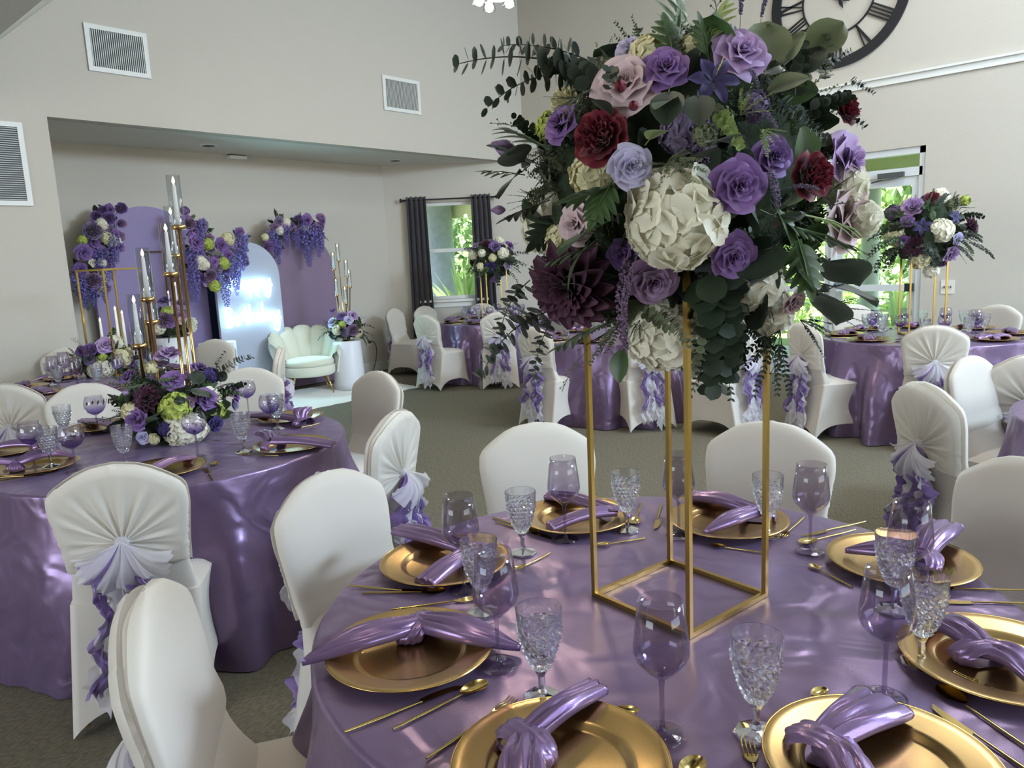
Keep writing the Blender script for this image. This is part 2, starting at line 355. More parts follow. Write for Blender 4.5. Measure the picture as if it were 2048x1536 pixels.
# ceiling: low on the left, sloping up, then level
xs = 1.52; zt = lambda x: 3.593+.908*(x-2.176); xt = 2.176+(ZT-3.593)/.908
c0 = [(XL-T, ZC), (xs, ZC), (xt, ZT), (XR+T, ZT)]; c1 = [(x, z+.14) for x, z in c0]
P = []; F_ = []
for i in range(3):
    a0, a1, b0, b1 = c0[i], c0[i+1], c1[i], c1[i+1]; n = len(P)
    for (x, z) in (a0, a1, b1, b0): P += [(x, YF-T, z), (x, YB+T, z)]
    F_ += [(n, n+1, n+3, n+2), (n+2, n+3, n+5, n+4), (n+4, n+5, n+7, n+6), (n+6, n+7, n+1, n), (n, n+2, n+4, n+6), (n+1, n+7, n+5, n+3)]
struct('ceiling', MB().raw(P, F_), 'ceiling_paint')
# trims
b = MB(); b.box((7.0-2.2, YA-.01, .06), (5.0, .018, .12)); b.box((4.8, YA-.014, .125), (5.0, .026, .012)); struct('baseboard_alcove', b, 'white_trim')
b = MB(); dbox(b, 0.02, LW, 0, .12, .001, .018); struct('baseboard_window', b, 'white_trim')
b = MB(); b.box((XR-.01, (YF+DY0)/2, .06), (.018, DY0-YF-.04, .12)); b.box((XR-.01, 5.7, .06), (.018, 3.2, .12)); struct('baseboard_right', b, 'white_trim')
b = MB(); b.box(((XL+PX)/2, YB-.01, .06), (PX-XL, .018, .12)); struct('baseboard_back', b, 'white_trim')
b = MB(); b.box((XR-.012, 1.3, 3.225), (.022, 12.6, .085)); b.box((XR-.024, 1.3, 3.262), (.045, 12.6, .022)); struct('trim_1', b, 'white_trim')

# air vents
def vent(name, label, x0, x1, z0, z1, vertical, bars, mull=None):
    t = thing(name, label, 'vent', ((x0+x1)/2, YB, (z0+z1)/2)); wd, hg = x1-x0, z1-z0; fr = .042
    part('duct_opening', MB().box((0, -.004, 0), (wd-.02, .006, hg-.02)), 'duct_grey', t, smooth=False)
    b = MB()
    b.box((0, -.012, hg/2-fr/2), (wd, .018, fr)); b.box((0, -.012, -hg/2+fr/2), (wd, .018, fr)); b.box((-wd/2+fr/2, -.012, 0), (fr, .018, hg-2*fr)); b.box((wd/2-fr/2, -.012, 0), (fr, .018, hg-2*fr))
    part('grille_frame', b, 'white_trim', t, smooth=False)
    if mull: part('mullion', MB().box((0, -.012, 0), (.02, .014, hg-2*fr)), 'white_trim', t, smooth=False)
    for k in range(bars):
        q = (k+.5)/bars-.5
        if vertical: me = MB().box((0, 0, 0), (.006, .008, hg-2*fr)); l = (q*(wd-2*fr), -.013, 0)
        else: me = MB().box((0, 0, 0), (wd-2*fr-(.0), .012, .004)); l = (0, -.011, q*(hg-2*fr))
        part('slat', me, 'white_trim', t, loc=l, smooth=False)
    if vertical:
        b = MB()
        for k in range(16): b.box((0, -.008, ((k+.5)/16-.5)*(hg-2*fr)), (wd-2*fr, .003, .005))
        tag(part('cross_louvre', b, 'duct_grey', t, smooth=False), kind='stuff')
vent('wall_vent', 'large white wall vent with upright slats high on the left wall', 2.858, 3.42, 3.445, 3.862, True, 26)
vent('wall_vent', 'smaller white wall vent with upright slats high on the wall above the window corner', 6.29, 6.90, 3.475, 3.895, True, 26)
vent('return_vent', 'tall white louvred return vent cut off by the left edge beside the alcove', 1.30, 2.243, 2.21, 2.92, False, 34, True)
# alcove ceiling fittings
for (px, py, lab) in ((417, 291, 'round ceiling speaker in the alcove ceiling, left one'), (790, 321, 'round ceiling speaker in the alcove ceiling, right one')):
    p = at(px, py, ZC); t = thing('ceiling_speaker', lab, 'speaker', p)
    part('rim', MB().lathe([(.0, -.004), (.085, -.006), (.10, -.002), (.10, .0)], 28), 'white_trim', t); part('mesh_cover', MB().lathe([(0, -.008), (.07, -.008), (.075, -.004)], 24), 'duct_grey', t)
p = at(468, 311, ZC); t = thing('ceiling_detector', 'white square emergency light box on the alcove ceiling', 'ceiling light', p)
part('base', MB().box((0, 0, -.008), (.20, .20, .016)), 'duct_grey', t, smooth=False); part('housing', MB().box((0, 0, -.035), (.22, .22, .04)), 'white_trim', t, smooth=False)

# clock
ck = thing('wall_clock', 'large black open frame wall clock with roman numerals', 'clock', (XR, 3.112, 4.19))
def ring(r0, r1, d, n=72):
    th = np.linspace(0, 2*PI, n, endpoint=False); rows = []
    for r, x in ((r0, 0), (r0, -d), (r1, -d), (r1, 0)): rows.append(np.stack([np.full(n, x), r*np.cos(th), r*np.sin(th)], -1))
    return MB().grid(rows, cu=True, cv=True)
part('outer_ring', ring(.635, .735, .03), 'clock_black', ck, smooth=False); part('inner_ring', ring(.375, .39, .02), 'clock_black', ck, smooth=False)
NUM = ['XII', 'I', 'II', 'III', 'IIII', 'V', 'VI', 'VII', 'VIII', 'IX', 'X', 'XI']
for k in range(12):
    a = PI/2 + k*PI/6    # seen from the room, numerals run clockwise when y grows to the left
    s = NUM[k]; b = MB(); wch = {'I': .035, 'V': .085, 'X': .085}; tw = sum(wch[c] for c in s); x = -tw/2
    for c in s:
        cx = x+wch[c]/2; x += wch[c]
        st = {'I': [(0, 0, .011)], 'V': [(-.032, 0, .016), (.032, 0, .007)], 'X': [(-.032, .032, .016), (.032, -.032, .007)]}[c]
        for s0, s1, hw in st:
            P = []
            for xx in (-.004, -.018):
                for (dx, r) in ((cx+s0-hw, .64), (cx+s0+hw, .64), (cx+s1+hw*.6, .388), (cx+s1-hw*.6, .388)): P.append((xx, -dx, r))
            b.raw(P, [(0, 1, 2, 3), (7, 6, 5, 4), (0, 4, 5, 1), (1, 5, 6, 2), (2, 6, 7, 3), (3, 7, 4, 0)])
    part('numeral', b, 'clock_black', ck, smooth=False, mtx=Matrix.Rotation(k*PI/6, 4, 'X'))
for nm, a, L in (('hour_hand', math.radians(-24), .22), ('minute_hand', math.radians(-60), .33)):
    b = MB(); b.raw([(-.022, -.006, 0), (-.022, .006, 0), (-.022, .02, L*.6), (-.022, 0, L), (-.022, -.02, L*.6), (-.028, 0, L*.3), (-.022, .02, -.08), (-.022, 0, -.15), (-.022, -.02, -.08)], [(0, 1, 5), (1, 2, 5), (2, 3, 5), (3, 4, 5), (4, 0, 5), (0, 8, 7, 6, 1)])
    part(nm, b, 'clock_black', ck, smooth=False, mtx=Matrix.Rotation(a, 4, 'X'))
part('hub', MB().lathe([(0, .03), (.03, .03), (.03, 0)], 16), 'clock_black', ck, mtx=Matrix.Rotation(-PI/2, 4, 'Y'))

# switch and socket
sw = thing('light_switch', 'white triple light switch plate right of the glass door', 'switch', (XR-.004, 1.93, 1.05))
part('plate', MB().box((0, 0, 0), (.008, .125, .14)), 'socket_white', sw, smooth=False)
for k in (-1, 0, 1): part('toggle', MB().box((-.01, 0, k*.0), (.014, .01, .022)), 'duct_grey', sw, loc=(0, k*.03, 0), smooth=False)
p = on(737, 684, (0, 1, 0), YA-.004); so = thing('wall_socket', 'white wall socket behind the right plinth with black plug', 'socket', p)
part('plate', MB().box((0, 0, 0), (.075, .006, .12)), 'socket_white', so, smooth=False); part('outlet', MB().box((0, -.005, .025), (.03, .004, .03)), 'duct_grey', so, smooth=False)
q = [p+Vector((0, -.03, .0)), p+Vector((.05, -.06, -.0)), p+Vector((.07, -.09, -.12)), p+Vector((-.02, -.13, -.35)), p+Vector((-.20, -.16, -.60)), (p.x-.45, p.y-.2, .012), (p.x-.8, p.y-.25, .012)]
def smooth_path(pts, n=8):
    pts = [Vector(x) for x in pts]; out = []
    for i in range(len(pts)-1):
        p0, p1, p2, p3 = pts[max(i-1, 0)], pts[i], pts[i+1], pts[min(i+2, len(pts)-1)]
        for k in range(n):
            t = k/n; out.append(.5*((2*p1)+(p2-p0)*t+(2*p0-5*p1+4*p2-p3)*t*t+(3*p1-p0-3*p2+p3)*t**3))
    return out+[pts[-1]]
tag(ob('power_cord', MB().tube(smooth_path(q), .006, 6).box(tuple(p+Vector((0, -.02, 0))), (.035, .035, .035)), 'black_rubber'), 'black power cord hanging from the socket to the floor', 'cord')

# curtains and rod
def curtain(s0, s1, label, seed):
    n = 64; zs = np.linspace(2.53, .06, 14); rows = []
    for k, z in enumerate(zs):
        f = k/13; s = np.linspace(s0-.02*f, s1+.035*f, n); ph = np.linspace(0, 2*PI*4, n)
        off = .085+(.035+.01*f)*np.cos(ph+.4*math.sin(3*f+seed)); x = P0.x+DD.x*s+NN.x*off; y = P0.y+DD.y*s+NN.y*off
        rows.append(np.stack([x, y, np.full(n, z)+.004*np.cos(ph)], -1))
    cu = tag(ob('curtain', MB().grid(rows), 'curtain_cloth'), label, 'curtain', 'charcoal curtains'); m = cu.modifiers.new('s', 'SOLIDIFY'); m.thickness = .004
curtain(.335, .62, 'charcoal grommet curtain left of the window', 0); curtain(1.29, 1.57, 'charcoal grommet curtain right of the window', 2)
rod = thing('curtain_rod', 'black curtain rod above the window', 'curtain rod', (0, 0, 0))
ra, rb = P0+DD*.26+NN*.085, P0+DD*1.66+NN*.085; ra.z = rb.z = 2.485
part('rod', MB().tube([ra, rb], .011, 10), 'black_metal', rod)
for e, s in ((ra, -1), (rb, 1)):
    part('finial', MB().lathe([(0, -.03), (.012, -.03), (.014, -.01), (.026, 0), (.03, .014), (.018, .024), (0, .028)], 16), 'black_metal', rod, mtx=frame(e, DD*s))
    q = e-DD*s*.04; part('bracket', MB().tube([q, q-NN*.083], .007, 6), 'black_metal', rod)

# ------------------------------------------------------------------ outside
b = MB(); b.box((22, 14, -.1), (26, 40, .1)); struct('ground_lawn', b, 'grass')
b = MB(); b.box((10.4, 8.5, -.03), (2.6, 20, .06)); struct('porch_floor', b, 'paving')
b = MB(); b.box((10.4, 5.0, 3.0), (2.9, 22, .12)); b.box((11.6, 5.0, 2.75), (.25, 22, .5)); struct('porch_roof', b, 'stucco_yellow')
for k, (x, y, r) in enumerate(((11.45, 3.47, .13), (11.5, 10.6, .13))):
    pc = thing('porch_column', ('white round porch column outside the glass door', 'white round porch column outside the window')[k], 'column', (x, y, 0))
    part('shaft', MB().lathe([(r*1.35, 0), (r*1.35, .1), (r*1.05, .14), (r, .2), (r*.92, 2.4), (r*1.2, 2.46), (r*1.2, 2.5), (0, 2.5)], 28), 'aluminium_white', pc)
def leafcloud(n, rad, seed, size=.12, squash=.8):
    r = np.random.RandomState(seed); b = MB()
    for k in range(n):
        d = r.normal(size=3); d /= np.linalg.norm(d); p = d*rad*(r.uniform(.55, 1)); p[2] *= squash
        a, c = r.normal(size=3), r.normal(size=3); a /= np.linalg.norm(a); c = np.cross(a, c); c /= np.linalg.norm(c); s = size*r.uniform(.6, 1.3)
        b.raw([p-a*s, p+c*s*.35, p+a*s, p-c*s*.35], [(0, 1, 2, 3)], [.1, .5+.5*r.rand(), .9, .4])
    return b
CL = [leafcloud(1000, 1.0, s).mesh('foliage', False) for s in (1, 2, 3)]
trees = [(15.5, 14.5, 2.1, 'leaf_garden'), (17.5, 12.2, 2.6, 'leaf_sun'), (14.4, 11.8, 1.5, 'leaf_sun'), (13.6, 15.8, 1.6, 'leaf_garden'), (19, 16.5, 3.2, 'leaf_garden'),
         (16.2, 6.6, 2.0, 'leaf_sun'), (18.5, 4.2, 2.6, 'leaf_garden'), (15.5, 3.4, 1.3, 'leaf_garden'), (20, 8.5, 3.4, 'leaf_sun'), (14.4, 5.4, 1.0, 'leaf_sun'), (21, 2.5, 3.2, 'leaf_garden')]
desc = ['round green shrub', 'sunlit yellow-green tree', 'low sunlit shrub', 'dark green bush', 'large green tree', 'sunlit green tree', 'broad green tree', 'small green bush', 'tall sunlit tree', 'low bright bush', 'large leafy tree']
for k, (x, y, r, m) in enumerate(trees):
    wh = 'seen through the curtained window' if y > 10 else 'seen through the glass door'
    t = thing('garden_tree' if r > 1.7 else 'garden_bush', '%s outside, %s' % (desc[k], wh), 'tree' if r > 1.7 else 'bush', (x, y, 0))
    h = r*.75 if r < 1.7 else r*1.15
    tag(part('foliage', CL[k % 3], m, t, mtx=Matrix.Translation((0, 0, h)) @ Matrix.Scale(r, 4)), kind='stuff'); part('trunk', MB().tube([(0, 0, -.05), (0.03, 0, h*.6), (0, .05, h)], [.12, .09, .05]), 'bark', t)
p = on(883, 500, (1, 1, 0), 23.3)
tt = thing('palm_trunk', 'thick grey palm trunk standing outside the window', 'tree trunk', (p.x, p.y, 0))
part('trunk', MB().lathe([(.36, -.05), (.30, .4), (.27, 1.5), (.27, 3.2), (.26, 6), (0, 6)], 24), 'bark', tt)
# big strap-leaved plant just outside the window, one outside the door
def blades(loc, n, L, m, label, seed):
    t = thing('strap_leaf_plant', label, 'plant', loc); r = random.Random(seed)
    for k in range(n):
        a = r.uniform(0, 2*PI); tilt = r.uniform(.15, 1.0); l = L*r.uniform(.7, 1.1); wv = .05*l; rows = []; tv = []
        for i in range(8):
            f = i/7; el = PI/2-tilt*(.3+f*.9); 
            if i == 0: c = Vector((0, 0, 0))
            else: c = c + Vector((math.cos(el), 0, math.sin(el)))*l/7
            ww = wv*math.sin(PI*(.12+.86*f))
            rows.append([(c.x, -ww, c.z+.01), (c.x, 0, c.z), (c.x, ww, c.z+.01)]); tv.append([.7, .3, .7])
        part('leaf', MB().grid(rows, t=tv), m, t, rz=a)
p = on(930, 590, (1, 1, 0), 20.2); blades((p.x, p.y, -.05), 30, 1.65, 'leaf_sun', 'bright green strap-leaved plant right outside the window', 3)
p = on(1795, 600, (1, 0, 0), 12.4); blades((p.x, p.y, -.05), 20, 1.1, 'leaf_sun', 'spiky green plant outside the glass door', 5)

# ------------------------------------------------------------------ banquet chair in a stretch cover
def sm(a, b, x): t = np.clip((x-a)/(b-a), 0, 1); return t*t*(3-2*t)
# silhouette half width of the back at height z
def bw(z):
    zz = np.array([.30, .46, .55, .66, .78, .83, .855, .885, .91, .926, .934]); ww = np.array([.205, .20, .186, .196, .212, .209, .193, .150, .108, .066, .0])
    return np.interp(z, zz, ww)
def byc(z): return -.205-.18*(np.clip(z-.44, 0, 1))**1.15     # centre line of the leaning back
TOPZ, TOPY = .934, float(byc(np.array(.93)))
def back_shell(z0, th, grow=0.0, fold=0, lip=0, n=40, m=34, rear=True, front=True, slant=0):
    zs = z0+(TOPZ+grow-z0)*np.sin(np.linspace(0, PI/2, m)); rows = []
    for z in zs:
        zq = min(z-grow*.9, TOPZ-.0005) if z > .8 else z
        hw = max(float(bw(zq)), .0)+grow; yc = float(byc(z)); zz = z
        t = th+ .16*math.exp(-max(z-.455, 0)/.075)*(1 if lip else 0)
        ph = np.linspace(0, 2*PI, n, endpoint=False); cx = np.sign(np.cos(ph))*np.abs(np.cos(ph))**.55*hw; sy = np.sign(np.sin(ph))*np.abs(np.sin(ph))**.7
        yy = yc + np.where(sy > 0, sy*(t*.55), sy*(th*.5)) - .018*(1-(cx/.21)**2)*(sy <= 0)*.6 - .012*(1-(cx/.21)**2)*(sy > 0)
        if z > .90: yy = yc+(yy-yc)*max(.15, 1-((z-.90)/(TOPZ+grow-.90))**2*.85)
        if slant: zz = z + slant*(cx/.2)*np.clip((.8-z)/.25, 0, 1)
        rows.append(np.stack([cx, yy, np.full(n, 0)+zz], -1))
    return rows
def cover_mesh():
    b = MB(); b.grid(back_shell(.40, .045, lip=1), cv=True)
    # seat and skirt
    n = 72; u = np.linspace(0, 4, n, endpoint=False); P = []
    ct = np.array([(-.205, -.225), (.205, -.225), (.215, .205), (-.215, .205)]); cb = np.array([(-.225, -.315), (.225, -.315), (.23, .235), (-.23, .235)])
    rows = []; ms = 14
    for j in range(ms):
        t = j/(ms-1); row = []
        for k in range(n):
            i = int(u[k]) % 4; f = u[k]-int(u[k]); q = (i+1) % 4
            a = ct[i]*(1-f)+ct[q]*f; c = cb[i]*(1-f)+cb[q]*f; cc = 4*f*(1-f); cc2 = 1-abs(2*f-1)**3
            nrm = np.array([(0, -1), (1, 0), (0, 1), (-1, 0)][i]); p = a+(c-a)*t
            p = p*((1-.15*math.exp(-(min(f, 1-f)/.10)**2)*(1-t)**.6) if p[1] > 0 else 1)+nrm*(.012*(1-t)*cc-.022*math.sin(PI*min(t*1.05, 1))*cc*(1 if i != 0 else .6)-.016*t*cc)
            zb = .005+.115*cc2*(1 if i != 0 else .75); z = .445*(1-t)+zb*t
            # tight cone towards each foot
            row.append((p[0], p[1], z))
        rows.append(row)
    b.grid(rows, cv=True, flip=True)
    # seat top dome
    rows = []
    for s in np.linspace(1, 0, 9):
        row = []
        for k in range(n):
            i = int(u[k]) % 4; f = u[k]-int(u[k]); q = (i+1) % 4; a = ct[i]*(1-f)+ct[q]*f; nrm = np.array([(0, -1), (1, 0), (0, 1), (-1, 0)][i]); a = a*((1-.15*math.exp(-(min(f, 1-f)/.10)**2)) if a[1] > 0 else 1)+nrm*.012*4*f*(1-f)
            row.append((a[0]*s, a[1]*s, .445+.035*(1-s**5)))
        rows.append(row)
    b.grid(rows, cv=True, flip=True)
    return b
def cap_front():          # plain front of the chiffon hood
    rows = back_shell(.575, .066, grow=.007, n=40, m=26, slant=-.03)
    for k in range(3): rows[k][:, 1] += (.007, .008, .004)[k]
    return MB().grid([[r[k] for k in range(0, 21)] for r in rows])
def cap_rear(seed=1):     # pleats gathered to a knot on the back
    r_ = np.random.RandomState(seed); nk, nr = 150, 16; kz = .665; P = []; th = np.linspace(-.28*PI, 1.28*PI, nk); ph = r_.uniform(0, 6, 3)
    for a in th:
        # distance to silhouette
        L = .02
        for s in np.linspace(.02, .45, 90):
            x, z = s*math.cos(a), kz+s*math.sin(a)
            if z > TOPZ+.004 or abs(x) > float(bw(min(z, .9335)))+.007 or z < .56: break
            L = s
        row = []; pl = math.sin(a*16+ph[0]+1.2*math.sin(a*3+ph[1]))+.5*math.sin(a*31+ph[2]); 
        for j in range(nr):
            f = j/(nr-1); s = .012+(L-.012)*f; x, z = s*math.cos(a), kz+s*math.sin(a)
            y = float(byc(z))-.026-.014*(1-(x/.21)**2)-.012*f-.020*(1-f)**2 - .008*pl*math.sin(PI*min(1, .12+f*1.0))**.8*(1-.55*f)
            if f > .97: y += .02
            row.append((x, y, z))
        P.append(row)
    return MB().grid(P)
KNOT = Vector((0, float(byc(.665))-.055, .665))
def ribbon(x0, x1, zb, w, amp, waves, ph, seed, y0=0, nz=90, ns=11, frill=.008):
    "hanging strip of ruffled chiffon: folds run down it, both edges are frilled"
    rows = []; tv = []
    for i in range(nz):
        f = i/(nz-1); z = KNOT.z-(KNOT.z-zb)*f; op = min(1, .18+f*3.2); wz = w*op*(1+.22*math.sin(7*f+seed)); cx = x0*op+(x1-x0)*f+amp*math.sin(waves*2*PI*f+ph)*min(1, f*5); fl = 0 if f < .18 else 1
        by = float(byc(max(z, .46)))-.035 if z > .46 else -.245-.055*(.46-z)/.46-.02
        row = []
        for j in range(ns):
            s = j/(ns-1)*2-1; e = abs(s)**2*frill*op; tw = math.cos(waves*2*PI*f+ph+.7)
            x = cx+s*wz*.5*(.55+.45*abs(tw)) + e*math.sin(62*f*(.66-zb)/.55+3*seed)*(1 if s > 0 else -1)
            y = by-y0-.012-(.03 if nz > 100 else .018)*op*(1+math.sin(s*(5+2*math.sin(seed))+3.2*math.sin(2.6*f*PI+seed)))-.020*s*tw*op-e*1.2*(1+math.cos(50*f*(.66-zb)/.55+2*seed))
            row.append((x, y, z+.012*math.sin(s*5+seed)*op+(.022*math.sin(s*8+seed)*f**6)))
        rows.append(row); tv.append([abs(j/(ns-1)*2-1) for j in range(ns)])
    return MB().grid(rows, t=tv)
def cascade(colour, seed, dense=1):
    r = random.Random(seed); b = MB(); nz = 120 if dense > 1 else 80
    if colour == 'w':
        for i, (xa, xb) in enumerate(((-.02, -.075), (.02, .085), (0, .01), (-.01, -.03), (.015, .045))): b.add(ribbon(xa, xb+r.uniform(-.015, .015), r.uniform(.03, .14), r.uniform(.09, .13), r.uniform(.005, .02), r.choice((1.5, 2, 2.5)), r.uniform(0, 6), seed*5+i, .006*(i % 3), nz))
    else:
        for i, (xa, xb) in enumerate(((-.05, -.10), (.045, .10), (0, .035))): b.add(ribbon(xa, xb, r.uniform(.16, .32), .055, .022, r.choice((2, 2.5, 3)), r.uniform(0, 6), seed*5+i, .022, nz, 9, .006))
    return b
def bow_tail(colour, seed):
    r = random.Random(seed); b = MB(); wh = colour == 'w'
    for i in range(4 if wh else 1):
        a = ((-.95, -.3, .35, .9)[i] if wh else -.7)-PI/2; L = r.uniform(.13, .19) if wh else .17; P = []
        for s in np.linspace(0, 1, 16):
            row = []
            for q in np.linspace(-1, 1, 25):
                aa = a+q*.40+.10*math.sin(3*s+i); l = L*s*(1-.14*q*q+.05*math.sin(q*4+i)*s); fr_ = .006*math.sin(q*16+i*3)*max(0, s-.6)*2.5
                row.append((KNOT.x+math.cos(aa)*l+fr_, KNOT.y-(.022 if wh else .014)-.020*s**.7*(1+math.sin(q*3.6+i*2+seed+1.5*s))-.035*math.sin(PI*s)*(1-.5*q*q)+fr_, KNOT.z+.012+math.sin(aa)*l*.95))
            P.append(row)
        b.grid(P)
    return b
CHM = {'cover': cover_mesh().mesh('cover'), 'capf': cap_front().mesh('hood_front'), 'capr': [cap_rear(s).mesh('hood_pleats') for s in (1, 2)],
       'w': [cascade('w', s).mesh('ruffle_white') for s in (3, 5, 8)], 'l': [cascade('l', s).mesh('ruffle_lilac') for s in (4, 6, 9)],
       'W': cascade('w', 13, 2).mesh('ruffle_white'), 'L': cascade('l', 14, 2).mesh('ruffle_lilac'), 'bw': bow_tail('w', 5).mesh('bow_white'), 'bl': bow_tail('l', 7).mesh('bow_lilac'),
       'knot': MB().lathe([(0, -.03), (.018, -.026), (.026, -.01), (.028, .005), (.02, .022), (0, .028)], 14, rmod=lambda th, z: 1+.12*np.sin(5*th)).mesh('knot')}
FR = MB()
for x in (-.19, .19):
    FR.tube([(x, -.27, .02), (x*.9, -.20, .43), (x*.8, float(byc(.62)), .62), (x*.8, float(byc(.82)), .82)], .009, 6); FR.tube([(x, .2, .02), (x*.9, .17, .43)], .009, 6)
FR.box((0, -.01, .42), (.36, .34, .03)); FRAME = FR.mesh('chair_frame', False)
chairs = []
def chair(px, py, tc, label, group, near=False, var=0, toward=None, z=.93):
    "px, py: pixel of the top of the back; tc: table centre"
    p = at(px, py, z); v_ = p-tc; v_.z = 0
    if v_.length < .98: q_ = tc+v_.normalized()*.98; p = Vector((q_.x, q_.y, p.z))
    d = ((toward or tc)-p); d.z = 0; d.normalize()
    o = p - d*TOPY; rz = math.atan2(d.y, d.x)-PI/2
    t = thing('banquet_chair', label, 'chair', (o.x, o.y, 0), rz, group)
    part('chair_frame', FRAME, 'brass', t); part('cover', CHM['cover'], 'cover_cloth', t); part('hood', CHM['capf'], 'cap_chiffon', t); part('pleated_hood', CHM['capr'][var % 2], 'cap_chiffon', t)
    part('knot', CHM['knot'], 'organza_white', t, loc=KNOT)
    part('white_ruffle', CHM['W'] if near else CHM['w'][var % 3], 'organza_white', t); part('lilac_ruffle', CHM['L'] if near else CHM['l'][var % 3], 'organza_lilac', t)
    part('white_bow', CHM['bw'], 'organza_white', t); part('lilac_bow', CHM['bl'], 'organza_lilac', t)
    return t
# ------------------------------------------------------------------ tables
TB = {'near': W(.302, 1.588), 'left': W(-1.581, 3.416), 'farleft': W(-3.10, 5.75), 'right': W(3.46, 6.24), 'window': W(-.2, 10.12), 'middle': W(.95, 7.40), 'edge': W(2.90, 2.92)}
TN = {'near': 'near table', 'left': 'left table', 'farleft': 'far left table', 'right': 'glass door table', 'window': 'window table', 'middle': 'middle table', 'edge': 'right edge table'}
TRAD = {'near': .757, 'left': .775, 'farleft': .775, 'right': .81, 'window': .78, 'middle': .78, 'edge': .765}
def cloth_mesh(rad, seed, hi=False):
    r = np.random.RandomState(seed); n = 300 if hi else 200; th = np.linspace(0, 2*PI, n, endpoint=False)
    f = np.zeros(n); nf = 13
    ph = r.uniform(0, 2*PI); th2 = th+.10*np.sin(3*th+ph)+.05*np.sin(7*th+2*ph)
    amp = .6+.4*np.sin(2*th+r.uniform(0, 6))+.35*np.sin(5*th+r.uniform(0, 6)); f = (np.abs(np.sin(nf*th2/2))**1.6*2-1)*np.clip(amp, .15, 1.3)
    b = MB(); rows = []
    for s in np.linspace(.02, 1, 14): 
        q = np.full(n, s*(rad-.012)); z = .7605+0*th
        rows.append(np.stack([q*np.cos(th), q*np.sin(th), z], -1))
    for a in np.linspace(.2, 1, 4)*PI/2: q = rad-.012+.012*np.sin(a); rows.append(np.stack([q*np.cos(th), q*np.sin(th), .7605-.012*(1-np.cos(a))+0*th], -1))
    for s in np.linspace(0.03, 1, 22):
        z = .748*(1-s)+.006*s; g = sm(0, .55, s); q = rad+.008*s+(.066*f+.038)*g*(.8+.7*s)+.006*np.sin(th*37+9*s)*s; q = np.maximum(q, rad+.001)
        zz = z+(.010*np.sin(9*th+seed))*s*(1-s)
        rows.append(np.stack([q*np.cos(th), q*np.sin(th), zz+0*th], -1))
    b.grid(rows, cv=True); b.raw([(0, 0, .7605)], []); base = b.n-1
    for k in range(n): b.f.append((base, k, (k+1) % n))
    return b
for i, (k, c) in enumerate(TB.items()):
    t = thing('round_table', 'round folding banquet table under the satin cloth, the '+TN[k], 'table', (c.x, c.y, 0))
    part('tabletop', MB().lathe([(0, .72), (TRAD[k]-.03, .72), (TRAD[k]-.01, .73), (TRAD[k]-.01, .75), (TRAD[k]-.03, .757), (0, .757)], 48), 'twig_brown', t)
    for a in range(4): part('leg', MB().tube([(.35, .35, .72), (.40, .40, 0)], .014, 8), 'black_metal', t, rz=a*PI/2)
    tag(ob('tablecloth', cloth_mesh(TRAD[k], i+3, k in ('near', 'left')), 'table_satin', loc=(c.x, c.y, 0)), 'floor length purple satin cloth on the '+TN[k], 'tablecloth', 'purple satin tablecloths')
# ------------------------------------------------------------------ chair placement
G = {k: 'covered chairs around the '+v for k, v in TN.items()}
def near_label(s, k): return 'white covered chair, %s the %s' % (s, TN[k])
CH_ = [('near', 290, 1190, 'lowest left chair in the foreground at', True, 0), ('near', 650, 950, 'with its plain front shown, left of', True, 1), ('near', 1070, 850, 'behind the left pair of plates across', False, 2),
       ('near', 1540, 848, 'behind the right stand leg across', False, 0), ('near', 2072, 925, 'at the right picture edge of', False, 1),
       ('left', 225, 930, 'big gathered hood facing us in front of', True, 0), ('left', 790, 825, 'gathered hood seen half from the side right of', True, 1), ('left', 755, 745, 'plain front shown, far right of', False, 2),
       ('left', 497, 738, 'just behind the balloon glasses on', False, 0), ('left', 165, 770, 'plain front shown, far left of', False, 1),
       ('farleft', 10, 770, 'gathered hood at the left picture edge, before', False, 2), ('farleft', 558, 695, 'edge-on by the armchair, right of', False, 1), ('farleft', 430, 680, 'plain front before the low plinth, behind', False, 0), ('farleft', 130, 697, 'pale front half hidden by flowers, behind', False, 2),
       ('window', 787, 618, 'seen edge-on nearest the plinth, left of', False, 0), ('window', 850, 630, 'fan-pleated hood, second from the left before', False, 1), ('window', 848, 613, 'plain front below the left curtain behind', False, 2), ('window', 995, 625, 'fan-pleated hood half behind dangling leaves, before', False, 0), ('window', 975, 611, 'plain front below the right curtain behind', False, 1),
       ('middle', 1068, 655, 'long ruffles, left of the stand leg, at', False, 2), ('middle', 1300, 650, 'between the left and centre stand legs at', False, 0), ('middle', 1500, 648, 'plain skirt right of the centre stand leg at', False, 1),
       ('right', 1606, 646, 'with lilac ruffles, left of', False, 0), ('right', 1868, 648, 'big gathered hood facing us in front of', True, 1), ('right', 1705, 610, 'pale back before the glass door behind', False, 2), ('right', 1998, 611, 'pale back near the right wall behind', False, 0),
       ('edge', 1940, 715, 'plain front shown, behind', False, 1), ('edge', 1850, 768, 'gathered hood with purple tail, left of', True, 0)]
for k, px, py, s, near, v in CH_: chair(px, py, TB[k], near_label(s, k), G[k], near, v, toward=W(2.76, 3.26) if px == 1850 else None)
chair(2070, 760, TB['right'], near_label('seat just showing right of the gathered hood at', 'right'), G['right'], var=2, z=.80)

